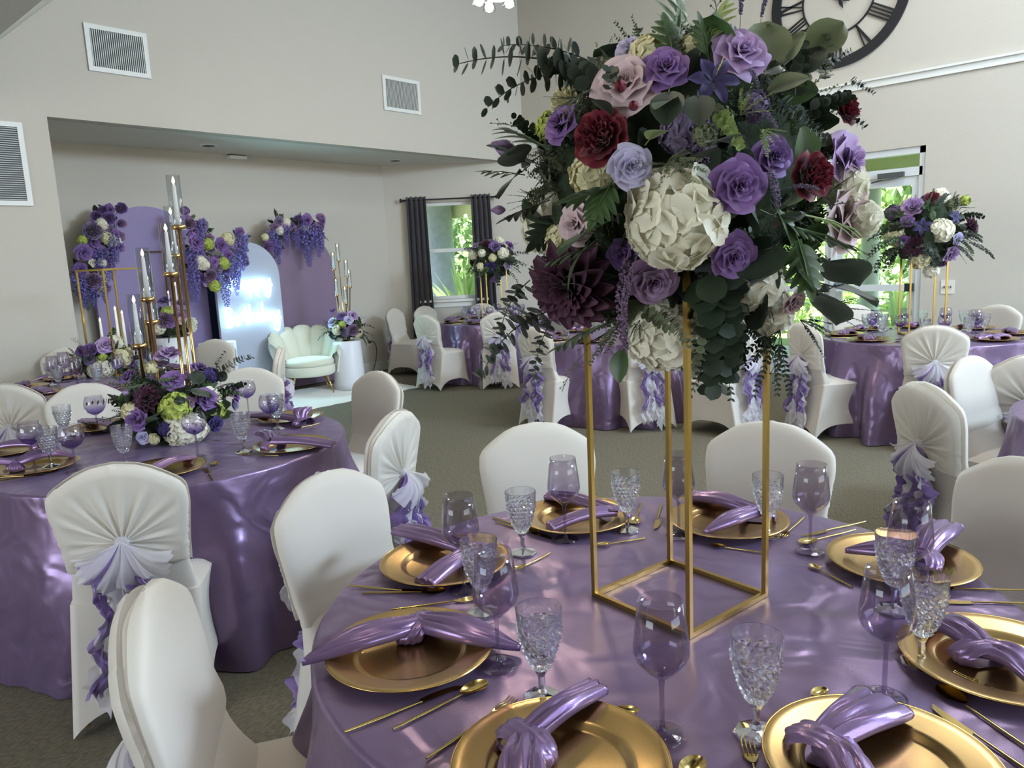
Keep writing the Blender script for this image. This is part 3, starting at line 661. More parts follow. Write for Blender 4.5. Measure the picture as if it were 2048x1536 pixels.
# ------------------------------------------------------------------ tableware
plate_m = MB().lathe([(0, .003), (.098, .003), (.104, .005), (.110, .0125), (.118, .0145), (.150, .0185), (.163, .0215), (.1655, .0205), (.160, .0165), (.118, .0085), (.100, .0), (0, .0)], 72).mesh('charger')
rim_m = MB().lathe([(.1645, .0205), (.1665, .0215), (.1672, .0205), (.166, .0192), (.1645, .0205)], 72).mesh('rim')
def charger(p, label, group):
    t = thing('charger_plate', label, 'plate', (p.x, p.y, .7612), 0, group); part('plate', plate_m, 'gold_leaf', t); part('rim', rim_m, 'gold_rim', t); return t
def cloth_tail(p0, p1, w0, w1, rise, seed, end='point', n=26, m=44):
    p0, p1 = Vector(p0), Vector(p1); d = p1-p0; L = d.length; x = d.normalized(); z = Vector((0, 0, 1)); y = z.cross(x).normalized(); z = x.cross(y); r = random.Random(seed)
    a1, a2, a3 = (r.uniform(0, 6) for _ in range(3)); rows = []
    for i in range(n):
        f = i/(n-1)
        if end == 'point': ww = w0+(w1-w0)*math.sin(PI*min(.5, f*1.1)); ww *= 1-max(0, (f-.5)/.5)**1.5*.94
        elif end == 'flare': ww = w0+(w1-w0)*f**.8
        else: ww = w0+(w1-w0)*min(1, f*1.6)
        th = (.030-.012*f)*(ww/.045)**.35; c = p0+d*f+Vector((0, 0, rise*math.sin(PI*f)**1.2-.010))+y*(.10*w1*math.sin(4*f+a1)); row = []
        for k in range(m):
            a = 2*PI*k/m; ca = math.cos(a); sa = math.sin(a); cr = abs(math.sin(PI*(ca*1.35+a2/6+.55*f)))**.7; cr2 = abs(math.sin(PI*(ca*2.6+a3/6-.4*f)))**.6
            if sa >= 0: v = y*(ca*ww)+z*(abs(sa)**.7*th*(.38+.42*cr+.22*cr2))
            else: v = y*(ca*ww*.96)-z*(.006)
            q = c+v; row.append((q.x, q.y, max(q.z, .7645)))
        rows.append(row)
    b = MB().grid(rows, cv=True); q = rows[-1]; b.f.append(tuple(b.n-m+j for j in range(m)))
    return b
def napkin(kn, e1, e2, label, group, seed, w1=.045, w2=.05, end1='point', end2='point', rise=.012, ks=1.0):
    "knotted satin napkin: kn, e1, e2 room points"
    r = random.Random(seed); kn, e1, e2 = Vector(kn), Vector(e1), Vector(e2); t = thing('knotted_napkin', label, 'napkin', (kn.x, kn.y, .775), 0, group); inv = Matrix.Translation((-kn.x, -kn.y, -.775))
    for e, ww, en, sd in ((e1, w1, end1, seed), (e2, w2, end2, seed+50)):
        part('napkin_tail', MB().add(cloth_tail(kn, e, .022, ww, rise, sd, en), inv), 'napkin_satin', t)
    d = (e1-e2).normalized(); d.z = 0; x = d.normalized(); y = Vector((0, 0, 1)).cross(x); b = MB(); rows = []
    for i in range(36):                                    # band wrapped round the gathered cloth
        a = 2*PI*i/36; row = []
        for j in range(15):
            s = (j/14-.5)*2; rr = (.027+.009*math.cos(s*1.5)+.003*abs(math.sin(2*a+seed+s*2))+.0035*abs(math.sin(6*s+2.2*a)))*ks
            p = x*(s*.027*ks+.014*math.cos(a+.6))+y*(math.cos(a)*rr*1.25)+Vector((0, 0, 1))*(math.sin(a)*rr*.72); row.append((p.x, p.y, max(-.008, p.z+.008)))
        rows.append(row)
    b.grid(rows, cu=True); part('knot', b, 'napkin_satin', t)
    return t
# glasses
def prof_wine(h=.235):   # tulip with a sharp shoulder
    s = h/.235; o = [(0, .0025), (.036, .002), (.0375, .0035), (.030, .0055), (.012, .008), (.0052, .013), (.0040, .03), (.0040, .085), (.0055, .1), (.012, .106), (.026, .118), (.040, .134), (.0448, .147), (.0445, .160), (.0405, .195), (.0355, .235), (.0347, .2352), (.0395, .195), (.0434, .160), (.0436, .148), (.039, .1355), (.025, .1195), (.010, .110), (0, .108)]
    return [(a*s, b*s) for a, b in o]
def prof_balloon():
    return [(0, .0025), (.036, .002), (.0375, .0035), (.028, .0055), (.010, .009), (.0048, .014), (.0038, .03), (.0038, .085), (.0055, .098), (.016, .103), (.034, .114), (.047, .133), (.0505, .152), (.048, .172), (.041, .190), (.0385, .196), (.0375, .196), (.040, .189), (.0468, .172), (.0492, .152), (.0457, .134), (.033, .1155), (.015, .105), (0, .1035)]
def goblet_parts():
    nt_, rowsn = 36, 36
    pr = [(.0125, .058), (.018, .068), (.026, .085), (.0325, .105), (.0375, .128), (.040, .145)]
    zz = np.linspace(.058, .145, 17); rr = np.interp(zz, [p[1] for p in pr], [p[0] for p in pr]); b = MB(); th = np.linspace(0, 2*PI, 32, endpoint=False); rows = []
    for i, z in enumerate(zz):
        pk = np.array([1.0 if (i % 2 == 1 and (j+i//2) % 2 == 0) else 0.0 for j in range(32)]); r = rr[i]+.0042*pk-.0006
        rows.append(np.stack([r*np.cos(th), r*np.sin(th), z+0*th], -1))
    for z, r in ((.148, .0395), (.172, .0412), (.173, .0402), (.148, .0372), (.128, .0348), (.105, .0298), (.085, .0232), (.075, .016), (.072, .002)): rows.append(np.stack([r*np.cos(th), r*np.sin(th), z+0*th], -1))
    b.grid(rows, cv=True, flip=True)
    s = MB().lathe([(.0, .058), (.0125, .058), (.0095, .05), (.0062, .045), (.006, .02), (.009, .014), (.0, .014)], 6)
    f = MB().lathe([(.0, .014), (.010, .013), (.034, .006), (.036, .003), (.035, .0), (0, 0)], 8)
    return b.mesh('bowl', False), s.mesh('stem', False), f.mesh('foot', False)
def split_glass(prof, cut):
    i = cut; return prof
wine_b = MB().lathe(prof_wine()[8:], 40).mesh('bowl'); wine_s = MB().lathe(prof_wine()[:9], 32).mesh('stem_and_foot')
ball_b = MB().lathe(prof_balloon()[8:], 40).mesh('bowl'); ball_s = MB().lathe(prof_balloon()[:9], 32).mesh('stem_and_foot')
gob = goblet_parts()
def glass(kind, p, label, group, rz=0, s=1.0, tumbler=False):
    nm = {'wine': 'wine_glass', 'balloon': 'balloon_glass', 'goblet': 'crystal_goblet'}[kind]
    t = thing(nm, label, 'glass', (p[0], p[1], .762), rz, group); t.scale = (s, s, s)
    if kind == 'wine': part('bowl', wine_b, 'lilac_glass', t); part('stem', wine_s, 'lilac_glass', t)
    elif kind == 'balloon': part('bowl', ball_b, 'smoke_glass', t); part('stem', ball_s, 'lilac_glass', t)
    else: part('bowl', gob[0], 'crystal_glass', t); part('stem', gob[1], 'crystal_glass', t); part('foot', gob[2], 'crystal_glass', t)
    return t
# cutlery along +x, head at the far end, length 1 scaled
def handle(L, w=.0038, h=.0022, tip=.0016):
    xs_ = np.linspace(0, L, 14); ws = np.interp(xs_/L, [0, .03, .45, .8, 1], [tip, tip*1.6, w, w*.6, w*.45]); hs = np.interp(xs_/L, [0, .5, 1], [h*.9, h, h*.7]); rows = []
    for x, ww, hh in zip(xs_, ws, hs): rows.append([(x, ww*math.cos(a), .003+hh*math.sin(a)) for a in np.linspace(0, 2*PI, 8, endpoint=False)])
    return MB().grid(rows, cv=True)
def bowl_of(L0, L, wd, dp):
    rows = []
    for f in np.linspace(0, 1, 12):
        ww = wd*math.sin(PI*(.04+.93*f))**.55*(.75+.35*f if f < .8 else 1.03); row = []
        for q in np.linspace(-1, 1, 9): row.append((L0+L*f, ww*q, .0065-dp*(1-q*q)*math.sin(PI*f)**.7))
        rows.append(row)
    return MB().grid(rows)
def cutmesh(kind):
    if kind == 'spoon': return handle(.145), bowl_of(.143, .058, .020, .006), 'spoon_bowl'
    if kind == 'teaspoon': return handle(.105, .003), bowl_of(.103, .038, .0125, .004), 'spoon_bowl'
    if kind == 'fork':
        b = MB(); rows = []
        for f in np.linspace(0, 1, 6): rows.append([(.143+.024*f, (.003+.0095*f**.7)*q, .005-.003*math.sin(PI*f*.5)) for q in (-1, -.3, .3, 1)])
        b.grid(rows)
        for k in range(4):
            y = (k-1.5)*.0062; b.tube([(.165, y, .003), (.185, y, .004), (.203, y, .009)], [.0019, .0017, .0008], 5)
        return handle(.145), b, 'tines'
    rows = []
    for f in np.linspace(0, 1, 10): rows.append([(.143+.085*f, -.004, .003), (.143+.085*f, -.004+.016*math.sin(PI*min(1, .2+f*.75))**.5*(1 if f < .97 else .3), .003)])
    return handle(.145, .0042), MB().grid(rows), 'blade'
CM = {}
for k in ('spoon', 'teaspoon', 'fork', 'knife'): a, b, n_ = cutmesh(k); CM[k] = (a.mesh('handle'), b.mesh(n_), n_)
CL_ = {'spoon': .2, 'teaspoon': .141, 'fork': .203, 'knife': .228}
def cutlery(kind, tail, head, label, group='gold cutlery', fixed=False, px=True):
    a = at(*tail, .763) if px else Vector(tail); h = at(*head, .763) if px else Vector(head); d = h-a
    if d.length < .01: d = Vector((1, 0, 0))
    rz = math.atan2(d.y, d.x); o = h-d.normalized()*CL_[kind] if px else a
    t = thing(kind if kind != 'knife' else 'table_knife', label, 'cutlery', (o.x, o.y, .7612), rz, group)
    part('handle', CM[kind][0], 'gold_cutlery', t); part(CM[kind][2], CM[kind][1], 'gold_cutlery', t); return t

# --- the near table: eight places
NP = [('D', (820, 1292), 'left front place'), ('A', (890, 1118), 'left rear place'), ('C', (1152, 1028), 'far left place'), ('B', (1455, 1036), 'far right place'), ('E', (1803, 1116), 'right rear place'), ('F', (2000, 1312), 'right edge place'), ('G', (1762, 1520), 'bottom right place'), ('H', (1120, 1522), 'bottom centre place')]
for c, p, l in NP: charger(at(*p, .78), 'gold charger plate on the near table, '+l, 'gold chargers on the near table')
def A(px, py, z=.79): return at(px, py, z)
NG = 'knotted napkins on the near table'
napkin(A(832, 1240, .80), A(604, 1318, .79), A(1042, 1285, .785), 'purple satin napkin knotted over the left front plate, long tails left and right', NG, 1, .040, .042, rise=.012)
napkin(A(945, 1098, .80), A(800, 1052, .80), A(848, 1160, .79), 'purple satin napkin in a sideways V on the left rear plate', NG, 2, .036, .030, 'roll', 'roll', rise=.010)
napkin(A(1228, 1018, .80), A(1098, 985, .80), A(1098, 1048, .79), 'purple satin napkin knotted on the far left plate behind the left stand leg', NG, 3, .028, .024, 'roll', 'roll', rise=.010)
napkin(A(1515, 1018, .80), A(1385, 985, .80), A(1408, 1058, .79), 'purple satin napkin with blunt end on the far right plate behind the stand', NG, 4, .036, .030, 'roll', 'point', rise=.010)
napkin(A(1850, 1108, .80), A(1690, 1092, .80), A(1885, 1042, .82), 'purple satin napkin behind the overlapping glasses on the right rear plate', NG, 5, .035, .045, 'point', 'roll', rise=.010)
napkin(A(1965, 1290, .80), A(1880, 1232, .80), A(2080, 1345, .785), 'purple satin napkin on the plate at the right edge', NG, 6, .045, .035, 'flare', 'roll', rise=.012)
napkin(A(1648, 1478, .80), A(1762, 1392, .80), A(1735, 1570, .80), 'purple satin napkin on the bottom right plate, one end folded up', NG, 7, .052, .03, 'flare', 'roll', rise=.010, ks=1.15)
napkin(A(1052, 1468, .80), A(1192, 1362, .80), A(1040, 1580, .80), 'purple satin napkin on the bottom centre plate, slim roll pointing to the goblet', NG, 8, .024, .036, 'roll', 'roll', rise=.010, ks=1.1)
NW = 'lilac wine glasses on the near table'
for px, py, l in ((1325, 1473, 'nearest one, in front of the stand'), (998, 1333, 'over the left front napkin tail'), (928, 1180, 'behind the left crystal pair'), (1131, 1080, 'in front of the far left plate'), (1358, 1072, 'between the stand legs'), (1620, 1106, 'alone right of the stand'), (1768, 1398, 'tallest in the right foreground'), (1815, 1215, 'rearmost of the right cluster')):
    p = at(px, py, .762); glass('wine', p, 'lilac tinted wine glass on the near table, '+l, NW)
NC = 'cut crystal goblets on the near table'
for px, py, l in ((1085, 1398, 'left foreground beside the napkin roll'), (965, 1226, 'behind the left wine glass'), (1046, 1107, 'left of the far left plate'), (1254, 1062, 'just left of the centre stand legs'), (1535, 1072, 'behind the right stand leg'), (1787, 1222, 'behind the tall right wine glass'), (1842, 1328, 'right cluster, beside the edge plate'), (1512, 1470, 'bottom, touching the bottom right plate')):
    p = at(px, py, .762); glass('goblet', p, 'clear cut crystal goblet on the near table, '+l, NC, R.uniform(0, 1))
for k, a, h, l in (('knife', (720, 1453), (925, 1372), 'left of the bottom plate, left one'), ('spoon', (757, 1474), (972, 1366), 'left of the bottom plate, big spoon'), ('fork', (832, 1532), (1028, 1402), 'long fork beside the bottom napkin'), ('teaspoon', (1140, 1402), (1278, 1427), 'above the bottom centre plate'),
                   ('knife', (724, 1174), (868, 1187), 'between the two left plates, upper one'), ('spoon', (724, 1186), (890, 1184), 'between the two left plates, with dark bowl'), ('fork', (722, 1228), (960, 1196), 'under the left front napkin'), ('knife', (986, 1042), (1105, 1078), 'left of the far left plate'), ('spoon', (1000, 1040), (1075, 1066), 'dark spoon near the far left plate'),
                   ('teaspoon', (1082, 1116), (1030, 1142), 'beside the left rear plate'), ('spoon', (1283, 1008), (1268, 1050), 'upright spoon between the far plates'), ('knife', (1323, 1008), (1309, 1059), 'upright knife between the far plates'), ('teaspoon', (1275, 1079), (1194, 1092), 'in front of the far left plate'), ('fork', (1611, 1032), (1560, 1078), 'right of the far right plate'),
                   ('teaspoon', (1525, 1106), (1422, 1091), 'in front of the far right plate'), ('knife', (1702, 1050), (1603, 1072), 'left of the right rear plate, upper one'), ('spoon', (1722, 1057), (1600, 1088), 'left of the right rear plate, spoon'), ('teaspoon', (1710, 1178), (1620, 1130), 'in front of the right rear plate'), ('fork', (1998, 1180), (1850, 1176), 'between the right plates, upper one'),
                   ('knife', (2037, 1207), (1860, 1202), 'between the right plates, lower one'), ('fork', (2060, 1402), (1905, 1352), 'fork in front of the right edge plate'), ('spoon', (2060, 1500), (1878, 1375), 'spoon at the bottom right edge'), ('knife', (2060, 1545), (1862, 1410), 'long knife at the bottom right edge'), ('teaspoon', (1535, 1440), (1652, 1380), 'behind the bottom right plate'),
                   ('fork', (1520, 1580), (1492, 1478), 'fork left of the bottom right plate'), ('spoon', (1330, 1600), (1400, 1518), 'spoon peeking in between the bottom plates')):
    cutlery(k, a, h, 'gold %s on the near table, %s' % (k, l), 'gold cutlery on the near table')
# --- the left table
LP = [((70, 930), 'front left place'), ((10, 898), 'far left edge place'), ((205, 850), 'rear left place behind the balloon glass'), ((325, 935), 'front place behind the big hood'), ((582, 887), 'right front place'), ((582, 832), 'right rear place')]
for p, l in LP: charger(at(*p, .78), 'gold charger plate on the left table, '+l, 'gold chargers on the left table')
LG = 'knotted napkins on the left table'
napkin(A(30, 925, .80), A(150, 908, .79), A(-60, 950, .79), 'purple satin napkin with wide pointed tail, front left of the left table', LG, 11, .055, .04, 'point', 'roll', rise=.03)
napkin(A(85, 885, .80), A(-20, 893, .79), A(115, 905, .79), 'purple satin napkin at the left edge of the left table', LG, 12, .04, .03, 'roll', 'flare')
napkin(A(255, 855, .80), A(165, 838, .79), A(290, 838, .79), 'purple satin napkin behind the balloon glass of the left table', LG, 13, .03, .03, 'roll', 'roll')
napkin(A(300, 938, .80), A(384, 910, .79), A(240, 960, .79), 'purple satin roll pointing right on the front plate of the left table', LG, 14, .022, .03, 'roll', 'roll')
napkin(A(545, 880, .81), A(668, 886, .79), A(524, 862, .82), 'purple satin napkin knotted at the left, right front of the left table', LG, 15, .035, .035, 'roll', 'flare', rise=.010)
napkin(A(606, 838, .80), A(508, 828, .79), A(604, 812, .86), 'purple satin napkin with upright fold, right rear of the left table', LG, 16, .035, .045, 'roll', 'roll', rise=.010)
for kd, px, py, l in (('balloon', 70, 935, 'leftmost, over the fan hood'), ('balloon', 152, 944, 'front left with long stem'), ('balloon', 197, 868, 'before the plain chair front'), ('goblet', 103, 935, 'between the two left balloon glasses'), ('goblet', 132, 880, 'left rear'), ('goblet', 252, 932, 'before the flowers'),
                      ('balloon', 396, 914, 'in front of the flowers'), ('goblet', 488, 905, 'right of the flowers'), ('balloon', 498, 832, 'right, behind the goblet'), ('balloon', 545, 868, 'right, over the rear plate'), ('goblet', 556, 858, 'small one at the rear plate')):
    glass(kd, at(px, py, .762), ('balloon wine glass with purple base' if kd == 'balloon' else 'cut crystal goblet')+' on the left table, '+l, 'glasses on the left table', R.uniform(0, 1))
for k, a, h, l in (('spoon', (10, 960), (118, 942), 'left front spoon'), ('knife', (0, 955), (90, 950), 'left front knife'), ('spoon', (402, 975), (432, 925), 'spoon right of the front plate'), ('knife', (432, 972), (412, 935), 'knife right of the front plate'), ('fork', (580, 913), (478, 908), 'fork before the right front plate'), ('teaspoon', (662, 842), (590, 858), 'teaspoon between the right plates'), ('knife', (668, 872), (560, 868), 'knife behind the right front napkin')):
    cutlery(k, a, h, 'gold %s on the left table, %s' % (k, l), 'gold cutlery on the left table')
# --- the farther tables: places set round the table
SIDE = {0: 'right', 1: 'far right', 2: 'far', 3: 'far left', 4: 'left', 5: 'near left', 6: 'near', 7: 'near right'}
def setting(k, i, kind, seed, off=22.5):
    c = TB[k]; a = YAW*0+math.radians(i*45+off)-PI/2*0; dv = W(math.cos(a), math.sin(a)); ev = W(-math.sin(a), math.cos(a)); r = random.Random(seed*31+i); side = SIDE[i]+' place'
    p = c+dv*(TRAD[k]-.20); nm = 'the '+TN[k]; charger(p, 'gold charger plate on %s, %s' % (nm, side), 'gold chargers on '+nm)
    q = p.copy(); q.z = .80; s = r.choice((-1, 1)); a2 = r.uniform(-.5, .5); t1 = q+(ev*math.cos(a2)+dv*math.sin(a2))*.15*s; t2 = q-(ev*math.cos(a2+.4)+dv*math.sin(a2+.4))*.14*s; t1.z = t2.z = .79
    napkin(q, t1, t2, 'knotted purple satin napkin on %s, %s' % (nm, side), 'knotted napkins on '+nm, seed*9+i, .036, .04, r.choice(('point', 'roll')), 'roll', rise=.010)
    g1 = c+dv*(TRAD[k]-.42)+ev*.10; g2 = c+dv*(TRAD[k]-.38)-ev*.04
    glass(kind, g1, ('balloon wine glass' if kind == 'balloon' else 'lilac wine glass')+' on %s, %s' % (nm, side), 'wine glasses on '+nm)
    glass('goblet', g2, 'cut crystal goblet on %s, %s' % (nm, side), 'crystal goblets on '+nm)
    for kk, dd in (('spoon', .205), ('knife', .19)):
        o = p+ev*dd+dv*.10; h = p+ev*dd-dv*.1; cutlery(kk, (o.x, o.y, .76), (h.x, h.y, .76), 'gold %s on %s, %s' % (kk, nm, side), 'gold cutlery on '+nm, px=False)
for k, kind, lst in (('right', 'balloon', range(8)), ('window', 'balloon', range(8)), ('middle', 'wine', (2, 3, 4, 5, 6)), ('edge', 'wine', (4,)), ('farleft', 'wine', range(8))):
    for i in lst: setting(k, i, kind, len(k)+3)

# ------------------------------------------------------------------ flowers (unit size: about 1 across)
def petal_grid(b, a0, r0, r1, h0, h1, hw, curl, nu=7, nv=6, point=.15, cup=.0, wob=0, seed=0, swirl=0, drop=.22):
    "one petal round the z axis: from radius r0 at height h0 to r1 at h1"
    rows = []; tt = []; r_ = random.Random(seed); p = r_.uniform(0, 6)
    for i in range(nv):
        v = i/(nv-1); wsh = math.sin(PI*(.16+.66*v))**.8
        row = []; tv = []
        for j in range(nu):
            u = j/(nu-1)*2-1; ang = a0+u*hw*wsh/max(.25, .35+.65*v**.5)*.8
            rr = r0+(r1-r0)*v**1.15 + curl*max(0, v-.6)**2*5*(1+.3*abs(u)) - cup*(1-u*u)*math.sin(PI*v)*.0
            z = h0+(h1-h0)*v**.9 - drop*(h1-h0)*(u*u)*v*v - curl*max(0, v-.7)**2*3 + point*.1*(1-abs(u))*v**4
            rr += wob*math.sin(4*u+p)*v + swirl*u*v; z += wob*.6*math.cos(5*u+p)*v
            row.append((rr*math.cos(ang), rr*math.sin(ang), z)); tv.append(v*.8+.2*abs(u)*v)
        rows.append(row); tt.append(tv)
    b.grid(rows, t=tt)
def rose_mesh(seed, full=1.0):
    r = random.Random(seed); b = MB(); L = [(3, .015, .045, .30, .42, 1.7, 0), (3, .02, .085, .24, .43, 1.6, .0), (4, .03, .135, .18, .425, 1.45, .01), (4, .04, .195, .12, .40, 1.45, .03), (5, .05, .27, .06, .36, 1.35, .06), (5, .06, .36, .02, .29, 1.3, .10), (5, .07, .45, -.03, .19, 1.25, .12)]
    for k, (n, r0, r1, h0, h1, hw, cu) in enumerate(L):
        for i in range(n): petal_grid(b, 2*PI*i/n+k*.62+r.uniform(-.1, .1), r0, r1*full, h0, h1+r.uniform(-.015, .015), hw, cu*full, 9, 6, .5, wob=.004+.001*k, seed=seed*99+k*9+i, swirl=.022+.004*k, drop=.28)
    return b
def peony_mesh(seed):
    r = random.Random(seed); b = MB()
    for k, (n, r0, r1, h0, h1, hw, cu, wo) in enumerate([(5, .02, .10, .2, .40, .9, -.02, .05), (7, .06, .18, .16, .42, .7, -.02, .05), (8, .09, .27, .1, .42, .6, -.04, .045), (8, .1, .36, .04, .38, .62, -.05, .03), (7, .1, .46, -.02, .30, .75, -.04, .02), (7, .1, .5, -.06, .16, .8, .02, .015)]):
        for i in range(n): petal_grid(b, 2*PI*i/n+k*.5+r.uniform(-.2, .2), r0, r1, h0, h1+r.uniform(-.04, .03), hw, cu, 8, 6, .2, wob=wo, seed=seed*77+k*9+i)
    return b
def bud_mesh():
    b = MB()
    for k, (n, r1, h1) in enumerate([(3, .10, .95), (4, .2, .9), (4, .27, .78)]):
        for i in range(n):
            rows = []; tt = []
            for v in np.linspace(0, 1, 6):
                rr = r1*math.sin(PI*(.1+.78*v))+.01; rows.append([(rr*math.cos(a), rr*math.sin(a), h1*v) for a in np.linspace(-.9, .9, 6)*(1-.35*v)+2*PI*i/n+k]); tt.append([v]*6)
            b.grid(rows, t=tt)
    return b
def hydr_mesh(seed, n=50, fl=.165):
    r = random.Random(seed); b = MB()
    for k in range(n):
        z = 1-1.72*(k+.5)/n; rr = math.sqrt(max(0, 1-z*z)); a = k*2.39996+r.uniform(-.15, .15)
        d = Vector((rr*math.cos(a), rr*math.sin(a), z)); R_ = .40+r.uniform(-.04, .03); c = Vector((d.x*R_, d.y*R_, d.z*R_*.82+.0)); m = frame(c, d+Vector((r.uniform(-.22, .22), r.uniform(-.22, .22), r.uniform(-.15, .15))), r.uniform(0, 6)); f = MB()
        for i in range(4):
            rows = []; tt = []; up = r.uniform(.0, .35); tw = r.uniform(-.25, .25)
            for v in (0, .3, .6, .85, 1):
                ww = fl*(.14, .48, .64, .52, .2)[(0, .3, .6, .85, 1).index(v)]; row = []
                for u in (-1, -.35, .35, 1):
                    x = fl*v; y = ww*u; zz = fl*(up*v*v+.12*abs(u)*v-.12*(v > .9)-.05*(v > .8))+tw*y*.4; a0 = i*PI/2+.2; row.append((x*math.cos(a0)-y*math.sin(a0), x*math.sin(a0)+y*math.cos(a0), zz))
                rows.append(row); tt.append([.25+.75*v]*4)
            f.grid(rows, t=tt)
        b.add(f, m)
    c = MB().lathe([(0, -.30), (.2, -.24), (.32, -.05), (.33, .1), (.24, .26), (0, .33)], 16); c.t = [np.zeros(c.n)]; b.add(c)
    return b
def dahlia_mesh(seed, slim=1.0):
    r = random.Random(seed); b = MB()
    for k, (n, L, el, h) in enumerate([(9, .16, 1.25, .10), (11, .24, 1.0, .09), (13, .33, .75, .07), (13, .41, .5, .04), (14, .48, .22, .0), (12, .5, -.1, -.03)]):
        for i in range(n):
            a = 2*PI*i/n+k*.33+r.uniform(-.08, .08); e = el+r.uniform(-.12, .12); rows = []; tt = []
            for v in np.linspace(0, 1, 6):
                ww = L*.24*slim*math.sin(PI*(.12+.85*v))**.7; x = L*v*math.cos(e)+.03; z = h+L*v*math.sin(e)-.04*v*v; row = []
                for u in (-1, -.5, 0, .5, 1): row.append(((x)*math.cos(a)-u*ww*math.sin(a), x*math.sin(a)+u*ww*math.cos(a), z+abs(u)**1.5*ww*.9))
                rows.append(row); tt.append([.15+.6*v+.25*abs(u) for u in (-1, -.5, 0, .5, 1)])
            b.grid(rows, t=tt)
    return b
def lily_mesh():
    b = MB()
    for i in range(6):
        a = i*PI/3; rows = []; tt = []
        for v in np.linspace(0, 1, 8):
            ww = .13*math.sin(PI*(.08+.9*v))**.8; x = .02+.5*v; z = .22*v-.2*v*v; rows.append([(x*math.cos(a)-u*ww*math.sin(a), x*math.sin(a)+u*ww*math.cos(a), z+.12*abs(u)*ww*2+.02*math.sin(9*v)*u) for u in (-1, -.5, 0, .5, 1)]); tt.append([.2+.8*abs(u)*v for u in (-1, -.5, 0, .5, 1)])
        b.grid(rows, t=tt)
    return b
def leaf_blade(b, m, L, wd, fold=.25, bend=.2, tip=1.0, n=7):
    rows = []; tt = []
    for v in np.linspace(0, 1, n):
        ww = wd*math.sin(PI*min(.98, .06+.9*v**tip))**.8; rows.append([(L*v, u*ww, -bend*L*v*v+fold*abs(u)*ww) for u in (-1, -.5, 0, .5, 1)]); tt.append([.8, .6, 0, .6, .8])
    b.add(MB().grid(rows, t=tt), m)
RX = lambda a, ax: Matrix.Rotation(a, 4, ax); TR = Matrix.Translation
def leaf_rose():
    b = MB(); b.tube([(0, 0, 0), (.3, 0, .01)], .012, 5); leaf_blade(b, TR((.25, 0, 0)), .75, .28, .2, .25)
    return b
def leaf_round():
    b = MB(); b.tube([(0, 0, 0), (.25, 0, .0)], .012, 5); rows = []; tt = []
    for v in np.linspace(0, 1, 9):
        ww = .40*math.sqrt(max(0, 1-(2*v-1)**2))+.004; rows.append([(.22+.78*v, u*ww, -.1*v*v+.06*u*u+.03*math.sin(5*v+u*2)) for u in (-1, -.6, -.2, .2, .6, 1)]); tt.append([.9, .6, .4, .4, .6, .9])
    return b.grid(rows, t=tt)
def leaf_lobed():
    b = MB(); b.tube([(0, 0, 0), (.5, 0, .02), (.9, 0, -.03)], .012, 5)
    for x, L in ((.25, .34), (.42, .40), (.60, .34), (.76, .24)):
        for s in (-1, 1): leaf_blade(b, TR((x, 0, 0)) @ RX(s*.85, 'Z'), L, .075, .1, .25, .7)
    leaf_blade(b, TR((.82, 0, -.02)), .28, .08, .1, .1, .7)
    P = []; 
    for v in np.linspace(.15, .9, 8): P.append([(v, u*.06, 0) for u in (-1, 0, 1)])
    return b.grid(P)
def sprig_path(bend, n=14): return [(k/(n-1), 0, bend*(math.sin(PI*.5*k/(n-1)))-bend*1.6*(k/(n-1))**2) for k in range(n)]
def sprig_euca(seed, bend=.12, pairs=14, size=.19, taper=.45, n0=.1):
    r = random.Random(seed); b = MB(); path = sprig_path(bend, 16); b.tube(path, np.linspace(.009, .004, 16), 5)
    for k in range(pairs):
        f = n0+(1-n0)*k/(pairs-1); i = min(14, int(f*15)); p = Vector(path[i]).lerp(Vector(path[i+1]), f*15-i); s = size*(1-taper*f)
        for q in range(2):
            a = (k % 2)*PI/2+q*PI+r.uniform(-.4, .4); rows = []; tt = []
            for v in np.linspace(0, 1, 6):
                ww = s*.46*math.sqrt(max(0, 1-(2*v-1)**2))+.002; rows.append([(s*.1*v, u*ww, .01+s*v) for u in (-1, -.4, .4, 1)]); tt.append([.9, .5, .5, .9])
            b.add(MB().grid(rows, t=tt), TR(p) @ RX(a, 'X') @ RX(r.uniform(-.1, .6), 'Y'))
    return b
def sprig_fine(seed):      # boxwood-like spray with small pointed leaves
    r = random.Random(seed); b = MB()
    for br in range(6):
        a = r.uniform(-.7, .7); e = r.uniform(-.5, .5); L = r.uniform(.55, 1.0); m = RX(a, 'Z') @ RX(e, 'Y'); b.add(MB().tube([(0, 0, 0), (L*.5, 0, .02), (L, 0, -.04)], [.008, .006, .003], 4), m)
        for k in range(11):
            f = .25+.75*k/10; s = .085*(1.15-.5*f)
            for q in (-1, 1): leaf_blade(b, m @ TR((L*f, 0, .02-.06*f*f)) @ RX(q*r.uniform(.6, 1.2), 'Z') @ RX(r.uniform(-.7, .7), 'X'), s, s*.3, .2, .1, 1, 4)
    return b
def berry(b, c, r): b.raw([(c[0]+r, c[1], c[2]), (c[0]-r, c[1], c[2]), (c[0], c[1]+r, c[2]), (c[0], c[1]-r, c[2]), (c[0], c[1], c[2]+r), (c[0], c[1], c[2]-r)], [(0, 2, 4), (2, 1, 4), (1, 3, 4), (3, 0, 4), (2, 0, 5), (1, 2, 5), (3, 1, 5), (0, 3, 5)], [R.random()]*6)
